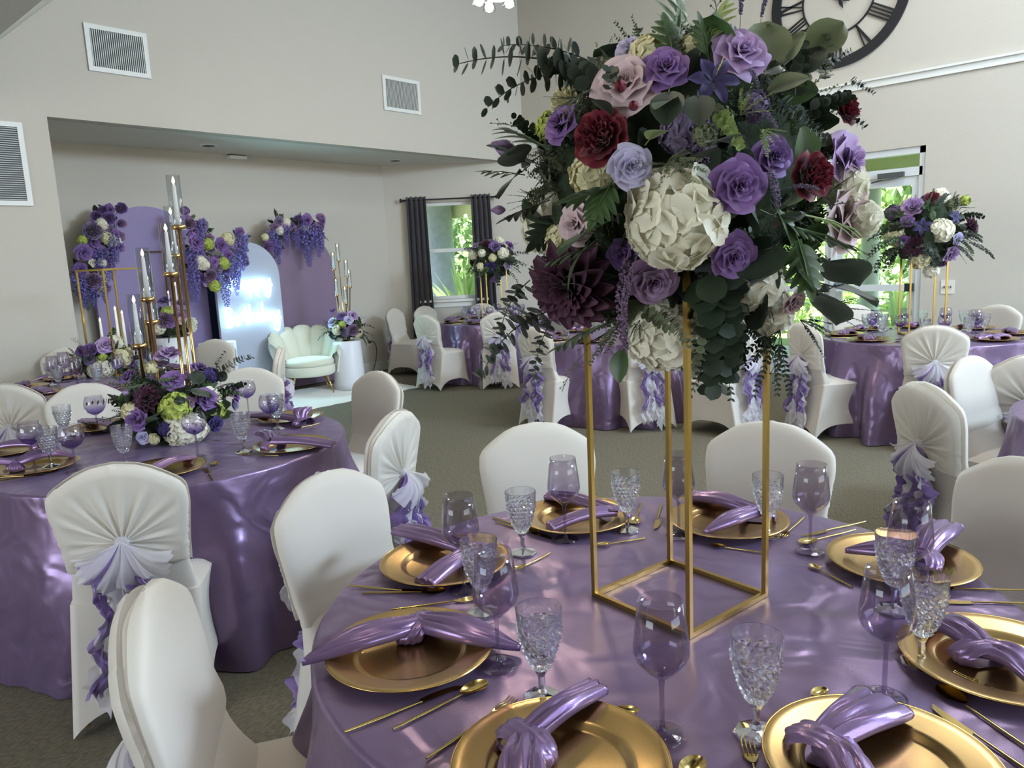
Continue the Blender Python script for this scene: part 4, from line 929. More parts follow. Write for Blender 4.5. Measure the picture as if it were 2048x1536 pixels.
def lavender(seed, n=170, wd=.055, bend=.15):
    r = random.Random(seed); b = MB(); path = sprig_path(bend, 16); b.tube(path, .007, 5)
    for k in range(n):
        f = .3+.7*(k/n); i = min(14, int(f*15)); p = Vector(path[i]); w_ = wd*math.sin(PI*(.15+.8*(f-.3)/.7))**.6; a = r.uniform(0, 6.3); berry(b, (p.x+r.uniform(-.02, .05), math.cos(a)*w_*r.uniform(.5, 1), p.z+math.sin(a)*w_*r.uniform(.5, 1)), r.uniform(.012, .02))
    return b
def wisteria(seed):        # hanging bunch, local +x is down the bunch
    r = random.Random(seed); b = MB(); b.tube([(0, 0, 0), (1, 0, 0)], .008, 4)
    for k in range(120):
        f = (k+.5)/120; w_ = .17*(1-f)**.7+.02; a = k*2.4; c = Vector((f, math.cos(a)*w_, math.sin(a)*w_)); d = c-Vector((f-.05, 0, 0)); m = frame(c, d, r.uniform(0, 3), .11*(1.1-.6*f))
        P = [(0, 0, 0), (.5, .35, .1), (.9, 0, .3), (.5, -.35, .1), (-.5, .3, .1), (-.8, 0, .35), (-.5, -.3, .1)]
        b.add(MB().raw(P, [(0, 1, 2), (0, 2, 3), (0, 4, 5), (0, 5, 6)], [0, .5, 1, .5, .5, 1, .5]), m)
    return b
def bare_twig(seed):
    r = random.Random(seed); b = MB(); b.tube(sprig_path(.1, 10), .007, 5)
    for k in range(9):
        f = .3+.07*k; p = Vector((f, 0, .1*math.sin(PI*.5*f)-.16*f*f)); s = 1 if k % 2 else -1; e = p+Vector((.09, s*.08, r.uniform(-.03, .05))); b.tube([p, e], .005, 4); b.add(MB().lathe([(0, -.02), (.016, -.008), (.016, .008), (0, .022)], 8), TR(e))
    return b
FM = {}
def fm(k):
    if k not in FM:
        FM[k] = {'rose': lambda: rose_mesh(3), 'rose2': lambda: rose_mesh(11, 1.1), 'peony': lambda: peony_mesh(4), 'bud': bud_mesh, 'hydrangea': lambda: hydr_mesh(5), 'hydrangea_big': lambda: hydr_mesh(8, 60, .185), 'dahlia': lambda: dahlia_mesh(6), 'lily': lily_mesh,
                 'leaf': leaf_rose, 'round_leaf': leaf_round, 'lobed_leaf': leaf_lobed, 'euca1': lambda: sprig_euca(1), 'euca2': lambda: sprig_euca(2, .22, 15, .18), 'euca3': lambda: sprig_euca(3, .05, 18, .2, .4, .02), 'fine1': lambda: sprig_fine(4), 'fine2': lambda: sprig_fine(9),
                 'lav': lambda: lavender(5), 'amar': lambda: lavender(8, 330, .05, .3), 'wist1': lambda: wisteria(1), 'wist2': lambda: wisteria(2), 'twig': lambda: bare_twig(3)}[k]().mesh(k)
    return FM[k]
NAMES = {'rose': 'rose', 'rose2': 'rose', 'peony': 'peony', 'bud': 'rosebud', 'hydrangea': 'hydrangea', 'hydrangea_big': 'hydrangea', 'dahlia': 'dahlia', 'lily': 'lily', 'leaf': 'leaf', 'round_leaf': 'round_leaf', 'lobed_leaf': 'lobed_leaf', 'euca1': 'eucalyptus_sprig', 'euca2': 'eucalyptus_sprig', 'euca3': 'eucalyptus_sprig', 'fine1': 'boxwood_sprig', 'fine2': 'boxwood_sprig', 'lav': 'lavender_sprig', 'amar': 'amaranthus', 'wist1': 'wisteria', 'wist2': 'wisteria', 'twig': 'berry_twig'}
COLN = {'pet_white': 'white', 'pet_cream': 'cream', 'pet_lime': 'lime green', 'pet_violet': 'violet', 'pet_purple': 'deep purple', 'pet_lilac': 'lilac', 'pet_lavender': 'pale lavender', 'pet_blush': 'blush pink', 'pet_burgundy': 'burgundy', 'pet_plum': 'dark plum', 'pet_dusk': 'dusky purple', 'pet_navy': 'dark blue-violet', 'pet_mauve': 'mauve', 'pet_wisteria': 'blue-purple', 'leaf_lime': 'pale green', 'leaf_gold': 'olive gold', 'leaf_sage': 'sage green'}
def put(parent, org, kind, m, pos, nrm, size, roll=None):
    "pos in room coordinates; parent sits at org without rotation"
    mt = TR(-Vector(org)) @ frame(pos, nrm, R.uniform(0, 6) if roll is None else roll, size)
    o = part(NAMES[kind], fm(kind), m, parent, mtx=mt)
    if m in COLN and NAMES[kind] in ('rose', 'hydrangea', 'peony', 'dahlia', 'rosebud', 'lily', 'wisteria'): o['label'] = COLN[m]+' '+NAMES[kind].replace('rosebud', 'rose bud')
    return o
def aim(parent, org, kind, m, a, b_, roll=0, size=None):
    "a sprig or leaf whose local +x runs from point a to point b"
    a, b_ = Vector(a), Vector(b_); x = (b_-a); L = size or x.length; x = x.normalized(); up = Vector((0, 0, 1)); 
    if abs(x.z) > .93: up = -_f
    y = up.cross(x).normalized(); z = x.cross(y); mt = Matrix(((x.x, y.x, z.x, a.x-org[0]), (x.y, y.y, z.y, a.y-org[1]), (x.z, y.z, z.z, a.z-org[2]), (0, 0, 0, 1))) @ RX(roll, 'X') @ Matrix.Scale(L, 4)
    return part(NAMES[kind], fm(kind), m, parent, mtx=mt)
def sph(px, py, c, r):
    d = ray(px, py).normalized(); oc = EYE-c; bq = d.dot(oc); D = bq*bq-(oc.dot(oc)-r*r)
    t = -bq-math.sqrt(D) if D > 0 else -bq
    return EYE+d*t
def stand_mesh(side, h, bar=.0095):
    q = side/2; out = []
    for sx, sy in ((-1, -1), (1, -1), (1, 1), (-1, 1)): out.append(('upright', MB().box((0, 0, h/2), (bar, bar, h)), (sx*q, sy*q, 0)))
    for z in (bar/2, h-bar/2):
        for sx, sy, dx, dy in ((0, -1, 1, 0), (0, 1, 1, 0), (-1, 0, 0, 1), (1, 0, 0, 1)): out.append(('rail', MB().box((0, 0, 0), (side-bar if dx else bar, side-bar if dy else bar, bar)), (sx*q, sy*q, z)))
    return out
def stand(c, side, h, rz, label, group=None, z=.7612, bar=.0125):
    t = thing('flower_stand', label, 'stand', (c.x, c.y, z), rz, group)
    for n_, me, l in stand_mesh(side, h, bar): part(n_, me, 'gold_frame', t, loc=l, smooth=False)
    return t
# --- tall bouquet on the near table
ca, cb_ = at(1188, 1192, .76), at(1388, 1280, .76); sc = (at(1188, 1192, .76)+at(1335, 1125, .76)+at(1530, 1194, .76)+cb_)/4
rz0 = math.atan2((cb_-ca).y, (cb_-ca).x); SD = .268
stand(sc, SD, .83, rz0, 'gold square frame stand on the near table carrying the big bouquet', bar=.0105)
BC = Vector((sc.x, sc.y, 1.672)); BR = .30
bq = thing('flower_bouquet', 'huge round bouquet of white hydrangea, purple roses and burgundy peony on the near gold stand', 'flowers', BC)
core = MB().lathe([(0, -.27), (.14, -.23), (.23, -.12), (.26, 0), (.23, .12), (.14, .23), (0, .27)], 24, rmod=lambda th, z: 1+.08*np.sin(5*th+z*20)+.05*np.sin(11*th-z*33)); part('moss_core', core, 'moss', bq)
def bf(px, py, spx, kind, m, depth=0, tilt=(0, 0)):
    p = sph(px, py, BC, BR+depth); n = (p-BC).normalized(); n = (n*1.0 - _f*.55 + _r*tilt[0] + _u*tilt[1]).normalized(); s = spx*dep(p)/F; return put(bq, BC, kind, m, p-n*s*.22, n, s)
for a in [(1358, 438, 225, 'hydrangea_big', 'pet_white', .05), (1180, 345, 110, 'hydrangea', 'pet_cream'), (1075, 452, 140, 'hydrangea', 'pet_white'), (1118, 492, 90, 'hydrangea', 'pet_cream'), (1522, 590, 140, 'hydrangea', 'pet_white'), (1560, 640, 110, 'hydrangea', 'pet_white'), (1335, 700, 165, 'hydrangea_big', 'pet_white', .06),
          (1300, 98, 110, 'hydrangea', 'pet_cream'), (1392, 88, 80, 'hydrangea', 'pet_cream'), (1128, 198, 70, 'peony', 'pet_cream'), (1090, 248, 75, 'hydrangea', 'pet_lime'), (1715, 372, 110, 'hydrangea', 'pet_white'), (1748, 440, 80, 'hydrangea', 'pet_white'), (1440, 235, 70, 'hydrangea', 'leaf_sage'),
          (1197, 273, 118, 'peony', 'pet_burgundy', .04, (-.3, 0)), (1630, 350, 100, 'peony', 'pet_burgundy', .02), (1697, 215, 70, 'peony', 'pet_burgundy'), (1250, 168, 112, 'rose2', 'pet_blush', .03), (1330, 135, 88, 'rose', 'pet_violet', .03), (1483, 102, 100, 'rose2', 'pet_lilac', .03), (1479, 370, 104, 'rose', 'pet_violet', .05),
          (1262, 332, 82, 'rose', 'pet_lavender', .05, (.5, 0)), (1118, 247, 76, 'rose', 'pet_violet', .02, (-.5, .2)), (1549, 312, 78, 'rose', 'pet_purple', .02), (1700, 322, 104, 'rose2', 'pet_lilac', .02), (1702, 432, 130, 'rose2', 'pet_blush', .02), (1468, 512, 86, 'rose', 'pet_violet', .04), (1308, 562, 94, 'rose', 'pet_mauve', .02, (.4, 0)), (1246, 510, 60, 'rose', 'pet_purple'),
          (1150, 450, 76, 'rose', 'pet_blush', .04, (-.4, 0)), (1242, 176, 44, 'bud', 'pet_burgundy', .09), (1268, 214, 36, 'bud', 'pet_burgundy', .09), (1003, 420, 34, 'bud', 'pet_lilac', .06), (1590, 606, 52, 'rose', 'pet_blush', .05), (1126, 588, 188, 'dahlia', 'pet_plum', .07), (1432, 150, 104, 'lily', 'pet_navy', .05), (1372, 252, 110, 'hydrangea', 'pet_dusk', .02), (1412, 300, 60, 'hydrangea', 'pet_dusk'), (1515, 205, 70, 'hydrangea', 'pet_dusk'),
          (1262, 95, 60, 'rose', 'pet_lavender'), (1020, 300, 60, 'bud', 'pet_lilac')]: bf(*a)
def lf(px0, py0, px1, py1, kind, m, r0=.30, r1=.36, roll=None):
    a = sph(px0, py0, BC, r0); b_ = sph(px1, py1, BC, r1)
    if kind == 'round_leaf' and (b_-a).length > .115: a = b_-(b_-a).normalized()*.115
    return aim(bq, BC, kind, m, a, b_, R.uniform(-.5, .5) if roll is None else roll)
for a in [(1172, 140, 922, 108, 'euca1', 'leaf_euca', .3, .30, 0), (1170, 150, 975, 188, 'euca2', 'leaf_euca', .3, .34, .2), (1175, 120, 1010, 80, 'euca1', 'leaf_euca', .28, .26, .4), (1190, 170, 1110, 120, 'euca3', 'leaf_euca', .3, .34, 0),
          (1105, 620, 948, 735, 'euca2', 'leaf_euca', .3, .36, 0), (1110, 630, 1062, 745, 'euca1', 'leaf_euca', .3, .36, 1), (1060, 560, 985, 690, 'euca2', 'leaf_dark', .3, .34, .5), (1420, 540, 1432, 770, 'euca3', 'leaf_dark', .31, .40, 0), (1450, 560, 1462, 740, 'euca3', 'leaf_dark', .3, .38, 1), (1400, 600, 1395, 740, 'euca2', 'leaf_sage', .3, .4, 0), (1440, 640, 1418, 805, 'fine1', 'leaf_dark', .3, .4, 0),
          (1480, 640, 1500, 780, 'fine2', 'leaf_dark', .3, .38, .3), (1520, 640, 1560, 770, 'twig', 'leaf_dark', .3, .36, 0), (1560, 660, 1530, 800, 'fine1', 'leaf_dark', .3, .36, 0), (1600, 640, 1700, 690, 'fine2', 'leaf_dark', .3, .36, 0), (1640, 620, 1760, 640, 'fine1', 'leaf_sage', .3, .36, 0), (1620, 600, 1700, 560, 'twig', 'leaf_dark', .3, .38, 0),
          (1700, 160, 1748, 185, 'euca3', 'leaf_dark', .3, .33, 0), (1640, 140, 1700, 100, 'euca3', 'leaf_euca', .3, .3, 0), (1660, 200, 1730, 250, 'euca3', 'leaf_dark', .31, .34, 0), (1620, 220, 1700, 190, 'euca3', 'leaf_dark', .32, .36, 1), (1560, 200, 1640, 260, 'euca3', 'leaf_dark', .33, .36, 0), (1590, 190, 1600, 60, 'euca2', 'leaf_euca', .3, .33, 0), (1650, 160, 1655, 60, 'euca3', 'leaf_sage', .3, .32, 0),
          (1480, 60, 1490, -60, 'amar', 'pet_dusk', .3, .3, 0), (1520, 60, 1545, -40, 'amar', 'pet_dusk', .3, .3, 0), (1440, 70, 1420, -50, 'twig', 'twig_brown', .3, .3, 0), (1270, 470, 1238, 690, 'amar', 'pet_mauve', .33, .40, 0), (1280, 500, 1240, 640, 'amar', 'pet_mauve', .34, .41, .5), (1520, 190, 1500, 130, 'lav', 'pet_dusk', .3, .36, 0),
          (1480, 200, 1560, 250, 'lav', 'pet_dusk', .33, .38, 0), (1560, 440, 1540, 330, 'lav', 'pet_dusk', .34, .40, 0), (1560, 380, 1640, 372, 'lav', 'pet_dusk', .34, .4, 0), (1540, 430, 1620, 450, 'twig', 'leaf_dark', .34, .4, 0), (1580, 440, 1690, 400, 'twig', 'leaf_dark', .34, .4, 0),
          (1050, 350, 958, 340, 'lobed_leaf', 'leaf_green', .3, .36, 0), (1080, 330, 985, 290, 'lobed_leaf', 'leaf_dark', .3, .36, .4), (1100, 300, 1000, 250, 'lobed_leaf', 'leaf_green', .3, .34, 0), (1075, 270, 980, 240, 'twig', 'leaf_green', .3, .34, 0), (1060, 330, 990, 390, 'round_leaf', 'leaf_dark', .3, .37, 0), (1060, 330, 1010, 300, 'round_leaf', 'leaf_euca', .31, .38, .5),
          (1260, 370, 1120, 400, 'lobed_leaf', 'leaf_green', .33, .40, .4), (1230, 350, 1180, 450, 'lobed_leaf', 'leaf_green', .34, .41, -.3), (1100, 400, 1000, 440, 'lobed_leaf', 'leaf_dark', .3, .38, 0), (1200, 490, 1080, 530, 'lobed_leaf', 'leaf_green', .34, .41, 0), (1180, 480, 1120, 570, 'leaf', 'leaf_green', .36, .42, 0), (1220, 440, 1110, 500, 'round_leaf', 'leaf_green', .34, .41, 0),
          (1520, 420, 1640, 480, 'lobed_leaf', 'leaf_green', .33, .40, 0), (1570, 450, 1730, 500, 'lobed_leaf', 'leaf_green', .33, .4, .3), (1590, 460, 1625, 590, 'lobed_leaf', 'leaf_green', .34, .42, 0), (1540, 400, 1600, 480, 'leaf', 'leaf_green', .34, .4, 0), (1610, 430, 1720, 460, 'lobed_leaf', 'leaf_lime', .33, .38, .4), (1500, 300, 1420, 260, 'leaf', 'leaf_dark', .34, .4, 0),
          (1620, 560, 1760, 600, 'round_leaf', 'leaf_euca', .33, .40, 0), (1600, 540, 1680, 640, 'round_leaf', 'leaf_euca', .34, .42, .2), (1570, 500, 1640, 590, 'round_leaf', 'leaf_dark', .34, .41, .4), (1620, 500, 1720, 560, 'round_leaf', 'leaf_euca', .33, .40, -.3), (1560, 480, 1500, 560, 'round_leaf', 'leaf_dark', .33, .39, 0), (1540, 470, 1600, 420, 'round_leaf', 'leaf_dark', .33, .38, 0),
          (1530, 150, 1540, 40, 'round_leaf', 'leaf_sage', .3, .35, 0), (1560, 150, 1600, 60, 'round_leaf', 'leaf_sage', .3, .36, .3), (1600, 130, 1685, 40, 'round_leaf', 'leaf_sage', .3, .36, -.5), (1590, 170, 1640, 90, 'round_leaf', 'leaf_euca', .3, .36, .5), (1350, 130, 1330, 30, 'lobed_leaf', 'leaf_green', .3, .34, 0), (1350, 110, 1365, -10, 'lobed_leaf', 'leaf_green', .3, .34, 1), (1400, 110, 1450, 0, 'lobed_leaf', 'leaf_lime', .31, .36, 0),
          (1420, 130, 1400, 30, 'lobed_leaf', 'leaf_green', .31, .36, .5), (1240, 150, 1205, 100, 'lobed_leaf', 'leaf_green', .3, .34, 0), (1360, 200, 1310, 200, 'leaf', 'leaf_green', .34, .4, 0), (1340, 170, 1330, 230, 'leaf', 'leaf_dark', .34, .4, 0), (1395, 180, 1400, 230, 'leaf', 'leaf_dark', .34, .4, 0), (1230, 240, 1190, 190, 'leaf', 'leaf_dark', .33, .38, 0), (1290, 290, 1330, 245, 'leaf', 'leaf_lime', .34, .4, 0),
          (1340, 330, 1290, 360, 'fine1', 'leaf_sage', .35, .4, 0), (1330, 330, 1400, 300, 'fine2', 'leaf_sage', .35, .4, 0), (1340, 320, 1400, 345, 'fine1', 'leaf_sage', .35, .4, 1), (1240, 640, 1180, 700, 'fine1', 'leaf_sage', .33, .38, 0), (1280, 640, 1250, 700, 'fine2', 'leaf_sage', .33, .38, 0), (1320, 620, 1380, 690, 'euca3', 'leaf_sage', .33, .39, 0), (1290, 620, 1340, 660, 'euca3', 'leaf_sage', .33, .39, 1),
          (1200, 650, 1100, 700, 'lobed_leaf', 'leaf_green', .31, .37, 0), (1230, 660, 1160, 710, 'fine2', 'leaf_dark', .32, .38, 0), (1250, 680, 1230, 760, 'leaf', 'leaf_green', .33, .37, 0), (1175, 700, 1120, 780, 'twig', 'leaf_sage', .32, .36, 0), (1080, 400, 1010, 400, 'fine1', 'leaf_dark', .31, .37, 0), (1120, 380, 1050, 400, 'fine2', 'leaf_dark', .32, .38, 0), (1210, 470, 1150, 480, 'fine1', 'leaf_green', .35, .4, 0),
          (1480, 230, 1540, 190, 'fine1', 'leaf_lime', .34, .4, 0), (1520, 260, 1580, 290, 'fine2', 'leaf_lime', .34, .4, 0), (1440, 230, 1480, 290, 'euca3', 'leaf_lime', .35, .4, 0), (1410, 270, 1440, 310, 'hydrangea', 'leaf_sage', .34, .36, 0), (1180, 180, 1130, 230, 'fine2', 'leaf_dark', .32, .37, 0), (1150, 200, 1100, 220, 'fine1', 'leaf_sage', .32, .37, 0)]: lf(*a)
for k in range(420):     # dark under-foliage all round
    z = R.uniform(-.95, .98); a = R.uniform(0, 2*PI); d = Vector((math.sqrt(1-z*z)*math.cos(a), math.sqrt(1-z*z)*math.sin(a), z)); p0 = BC+d*R.uniform(.2, .28); tdir = Vector((R.uniform(-1, 1), R.uniform(-1, 1), R.uniform(-1, 1))); p1 = BC+(d*1.0+tdir*.5).normalized()*R.uniform(.30, .41)
    aim(bq, BC, R.choice(('leaf', 'leaf', 'round_leaf', 'lobed_leaf', 'fine1', 'fine2', 'fine1', 'euca3')), R.choice(('leaf_dark', 'leaf_dark', 'leaf_green', 'leaf_euca', 'leaf_green', 'leaf_sage')), p0, p1, R.uniform(0, 6), R.uniform(.07, .12))
part('stamens', MB().add(lavender(3, 40, .02, 0)), 'stamen', bq, mtx=TR(-BC) @ frame(sph(1432, 150, BC, .355), (sph(1432, 150, BC, .36)-BC)-_f*.1, 0, .05) @ RX(-PI/2, 'Y'))

PAL = ['pet_white', 'pet_violet', 'pet_lilac', 'pet_purple', 'pet_cream', 'pet_burgundy', 'pet_plum', 'pet_dusk', 'pet_white', 'pet_lavender', 'pet_navy', 'pet_lime']
def ball(c, r, spec, label, seed, nleaf=60, group=None, flat=1.0, sprigs=16, name='flower_bouquet', low=False):
    rr = random.Random(seed); t = thing(name, label, 'flowers', c, 0, group)
    core = MB().lathe([(0, -.8*r*flat), (.5*r, -.65*r*flat), (.72*r, 0), (.5*r, .6*r*flat), (0, .75*r*flat)], 18, rmod=lambda th, z: 1+.08*np.sin(5*th)); part('moss_core', core, 'moss', t)
    def pt(d, k): return Vector((c[0]+d.x*k, c[1]+d.y*k, c[2]+d.z*k*flat))
    for px, py, spx, kind, m in spec:
        p = sph(px, py, Vector(c), r*.92); n = (p-Vector(c)).normalized(); 
        if low: p.z = max(p.z, .765+spx*dep(p)/F*.35)
        n = (n-_f*.35).normalized(); s = spx*dep(p)/F; put(t, c, kind, m, p-n*s*.2, n, s)
    for k in range(26):
        z = rr.uniform(-.7 if not low else .0, .95); a = rr.uniform(0, 2*PI); d = Vector((math.sqrt(1-z*z)*math.cos(a), math.sqrt(1-z*z)*math.sin(a), z))
        if d.dot(-_f) > .15 and spec: continue
        put(t, c, rr.choice(('rose', 'rose', 'hydrangea', 'peony', 'dahlia')), rr.choice(PAL), pt(d, r*.85), d, rr.uniform(.08, .13))
    for k in range(nleaf):
        z = rr.uniform(-.95 if not low else 0, .98); a = rr.uniform(0, 2*PI); d = Vector((math.sqrt(1-z*z)*math.cos(a), math.sqrt(1-z*z)*math.sin(a), z)); td = Vector((rr.uniform(-1, 1), rr.uniform(-1, 1), rr.uniform(-1, 1)))
        p1 = c+(d+td*.5).normalized()*r*1.08; p1.z = c[2]+(p1.z-c[2])*flat
        aim(t, c, rr.choice(('leaf', 'round_leaf', 'lobed_leaf', 'fine1', 'fine2')), rr.choice(('leaf_dark', 'leaf_dark', 'leaf_green', 'leaf_euca')), pt(d, r*.6), p1, rr.uniform(0, 6), rr.uniform(.09, .14))
    for k in range(sprigs):
        z = rr.uniform(-.6 if not low else .05, .8); a = rr.uniform(0, 2*PI); d = Vector((math.sqrt(1-z*z)*math.cos(a), math.sqrt(1-z*z)*math.sin(a), z)); p1 = c+d*r*rr.uniform(1.3, 1.65)
        p1.z -= .06; aim(t, c, rr.choice(('euca1', 'euca2', 'fine1', 'fine2', 'lav', 'twig')), rr.choice(('leaf_dark', 'leaf_euca', 'leaf_dark', 'leaf_green')), pt(d, r*.8), p1, rr.uniform(-1, 1))
    return t
# right table: stand and bouquet
def zat(px, py, c): # height of the pixel ray above ground point c
    d = ray(px, py); dn = Vector((d.x, d.y)); return CH+d.z*(Vector((c.x, c.y)).dot(dn)/dn.dot(dn))
c = TB['right'].copy(); mid = at(1848, 640, .76); q = W((1848-1024)/1500*6.3*.985, 6.3); c2 = sph(1850, 470, Vector((c.x, c.y, 1.6)), .01); c2 = Vector((c2.x, c2.y, 0))
stand(c2, .27, .84, YAW-.2, 'gold frame stand on the right table under the bouquet before the glass door')
ball(Vector((c2.x, c2.y, 1.62)), .33, [(1825, 412, 42, 'peony', 'pet_lilac'), (1866, 394, 30, 'peony', 'pet_burgundy'), (1885, 385, 38, 'hydrangea', 'pet_white'), (1890, 460, 52, 'hydrangea', 'pet_white'), (1814, 442, 24, 'rose', 'pet_violet'), (1783, 470, 50, 'hydrangea', 'pet_cream'), (1845, 452, 36, 'lily', 'pet_navy'), (1827, 495, 46, 'dahlia', 'pet_plum'), (1840, 525, 44, 'hydrangea', 'pet_cream'), (1905, 508, 34, 'rose', 'pet_lilac'), (1888, 527, 20, 'rose', 'pet_violet'),
      (1950, 455, 44, 'dahlia', 'pet_plum'), (1917, 478, 24, 'rose', 'pet_lavender'), (1780, 420, 36, 'hydrangea', 'pet_dusk'), (1915, 432, 30, 'lily', 'pet_navy'), (1910, 405, 26, 'hydrangea', 'leaf_sage'), (1935, 398, 24, 'hydrangea', 'pet_lime'), (1865, 548, 34, 'hydrangea', 'pet_white'), (1808, 482, 22, 'rose', 'pet_purple')],
     'round bouquet of mixed flowers on the right table before the glass door', 21, 110, sprigs=34)
# window table
c = sph(985, 520, Vector((TB['window'].x, TB['window'].y, 1.6)), .01); c3 = Vector((c.x, c.y, 0))
stand(c3, .28, .80, YAW+.3, 'gold frame stand on the table by the window')
ball(Vector((c3.x, c3.y, 1.54)), .30, [(942, 508, 24, 'hydrangea', 'pet_white'), (962, 505, 18, 'hydrangea', 'pet_white'), (985, 515, 18, 'hydrangea', 'pet_cream'), (1008, 505, 28, 'hydrangea', 'pet_white'), (1016, 530, 18, 'rose', 'pet_lavender'), (958, 535, 20, 'hydrangea', 'pet_cream'), (980, 535, 24, 'dahlia', 'pet_navy'), (968, 485, 26, 'dahlia', 'pet_plum'), (950, 492, 18, 'rose', 'pet_lilac'), (990, 492, 22, 'rose', 'pet_purple'), (992, 558, 18, 'rose', 'pet_violet'), (1000, 478, 20, 'hydrangea', 'pet_white'), (1020, 490, 20, 'rose', 'pet_violet')],
     'round bouquet of white and purple flowers on the table by the window', 22, 100, sprigs=26)
# far left table: empty gold stand over a low arrangement with candles
c4 = at(243, 745, .762); stand(c4, .325, .86, math.radians(12.6)+YAW*0-.735-PI/4, 'gold frame stand rising from the flowers of the far left table')
cf = at(215, 748, .762)
ball(Vector((cf.x, cf.y, .86)), .27, [(210, 690, 34, 'rose', 'pet_lilac'), (245, 715, 44, 'hydrangea', 'pet_cream'), (262, 725, 22, 'rose', 'pet_purple'), (178, 700, 30, 'peony', 'pet_violet'), (160, 702, 22, 'rose', 'pet_purple'), (205, 745, 50, 'hydrangea', 'pet_white'), (190, 745, 40, 'hydrangea', 'pet_white'), (230, 680, 34, 'hydrangea', 'pet_white'), (205, 718, 24, 'hydrangea', 'pet_lime'), (155, 745, 26, 'rose', 'pet_blush'), (230, 728, 20, 'rose', 'pet_lavender'), (178, 720, 22, 'rose', 'pet_dusk')],
     'low arrangement of white and purple flowers on the far left table', 23, 60, flat=.62, sprigs=12, name='flower_arrangement', low=True)
def taper(px, py, c, z0, label, r=.011):
    z1 = zat(px, py, c); d = ray(px, py); k = Vector((c.x, c.y)).dot(Vector((d.x, d.y)))/Vector((d.x, d.y)).length_squared; p = EYE+d*k; z1 = p.z
    t = thing('taper_candle', label, 'candle', (p.x, p.y, z0), 0, 'flameless taper candles'); h = z1-z0-.03
    part('wax_body', MB().lathe([(0, 0), (r*1.25, 0), (r*.8, h), (r*.3, h+.003), (0, h+.003)], 14), 'wax', t); part('flame', MB().lathe([(0, h), (.006, h+.008), (.0065, h+.015), (.003, h+.027), (0, h+.034)], 10), 'flame', t)
for i, (px, py) in enumerate(((199, 636), (229, 613), (243, 621))): taper(px, py, cf, .93, 'white taper candle standing in the far left flowers, %s of three' % ('leftmost', 'middle', 'rightmost')[i])
# --- left table: candelabra in a mound of flowers
cl = at(352, 868, .762); cl.z = .762
cd_ = thing('candelabra', 'tall gold candelabra with six glass cylinders on the left table', 'candelabra', (cl.x, cl.y, .762))
part('base', MB().lathe([(0, .014), (.12, .012), (.13, .004), (.13, 0), (0, 0)], 36), 'brass', cd_)
arms = [(358, 463, -.01), (343, 557, -.05), (297, 607, -.02), (280, 700, -.06), (305, 652, .07), (352, 520, .10)]
HG = .262
for i, (px, py, dd) in enumerate(arms):
    d = ray(px, py); k = (Vector((cl.x, cl.y)).dot(Vector((d.x, d.y)))/Vector((d.x, d.y)).length_squared)*(1+dd/3.4); p = EYE+d*k; l = Vector((p.x-cl.x, p.y-cl.y, p.z-.762)); ft = Vector((l.x, l.y, .0))
    part('stem', MB().tube([ft, Vector((l.x, l.y, l.z-.0))], .0085, 14), 'brass', cd_)
    part('holder', MB().lathe([(0, 0), (.012, 0), (.014, .008), (.033, .010), (.034, .030), (.032, .030), (.032, .014), (.012, .016), (.012, .04), (0, .04)], 24), 'brass', cd_, loc=l)
    part('glass_cylinder', MB().lathe([(.0312, .014), (.0312, HG), (.0298, HG), (.0298, .014)], 36), 'clear_glass', cd_, loc=l)
    cnd = part('candle', MB().lathe([(0, .03), (.0125, .03), (.0075, HG-.045), (.002, HG-.042), (0, HG-.042)], 16), 'wax', cd_, loc=l)
    part('flame', MB().lathe([(0, 0), (.0065, .009), (.007, .016), (.0035, .028), (0, .037)], 10), 'flame', cnd, loc=(0, 0, HG-.042))
ball(Vector((cl.x, cl.y, .865))+W(.02, -.07), .265, [(350, 815, 70, 'hydrangea', 'pet_lime'), (366, 872, 80, 'hydrangea_big', 'pet_white'), (392, 862, 58, 'hydrangea', 'pet_white'), (414, 797, 42, 'rose', 'pet_violet'), (345, 760, 42, 'rose', 'pet_violet'), (270, 840, 44, 'rose', 'pet_violet'), (256, 822, 46, 'hydrangea', 'pet_cream'), (287, 795, 62, 'dahlia', 'pet_plum'), (440, 818, 44, 'hydrangea', 'pet_lime'), (470, 788, 34, 'rose', 'pet_violet'), (400, 735, 34, 'rose', 'pet_purple'), (336, 706, 46, 'rose2', 'pet_lilac'), (255, 752, 34, 'rose', 'pet_violet'),
      (375, 805, 26, 'rose', 'pet_mauve'), (330, 860, 34, 'hydrangea', 'pet_navy'), (285, 876, 26, 'rose', 'pet_lavender'), (305, 880, 26, 'hydrangea', 'pet_cream'), (433, 848, 30, 'rose', 'pet_navy'), (300, 730, 32, 'hydrangea', 'pet_cream'), (325, 728, 26, 'rose', 'pet_mauve'), (255, 788, 18, 'bud', 'pet_lilac'), (390, 742, 18, 'bud', 'pet_blush'), (470, 810, 24, 'peony', 'pet_lavender'), (425, 745, 40, 'hydrangea', 'pet_navy')],
     'lush low mound of purple, lime and white flowers at the foot of the candelabra', 24, 90, flat=.8, sprigs=14, name='flower_arrangement', low=True)
fa = bpy.data.objects[[o.name for o in C.objects if o.name.startswith('flower_arrangement') and o.get('label', '').startswith('lush')][0]]; fo = Vector(fa.location)
def sp2(px, py, r): return sph(px, py, fo, r)
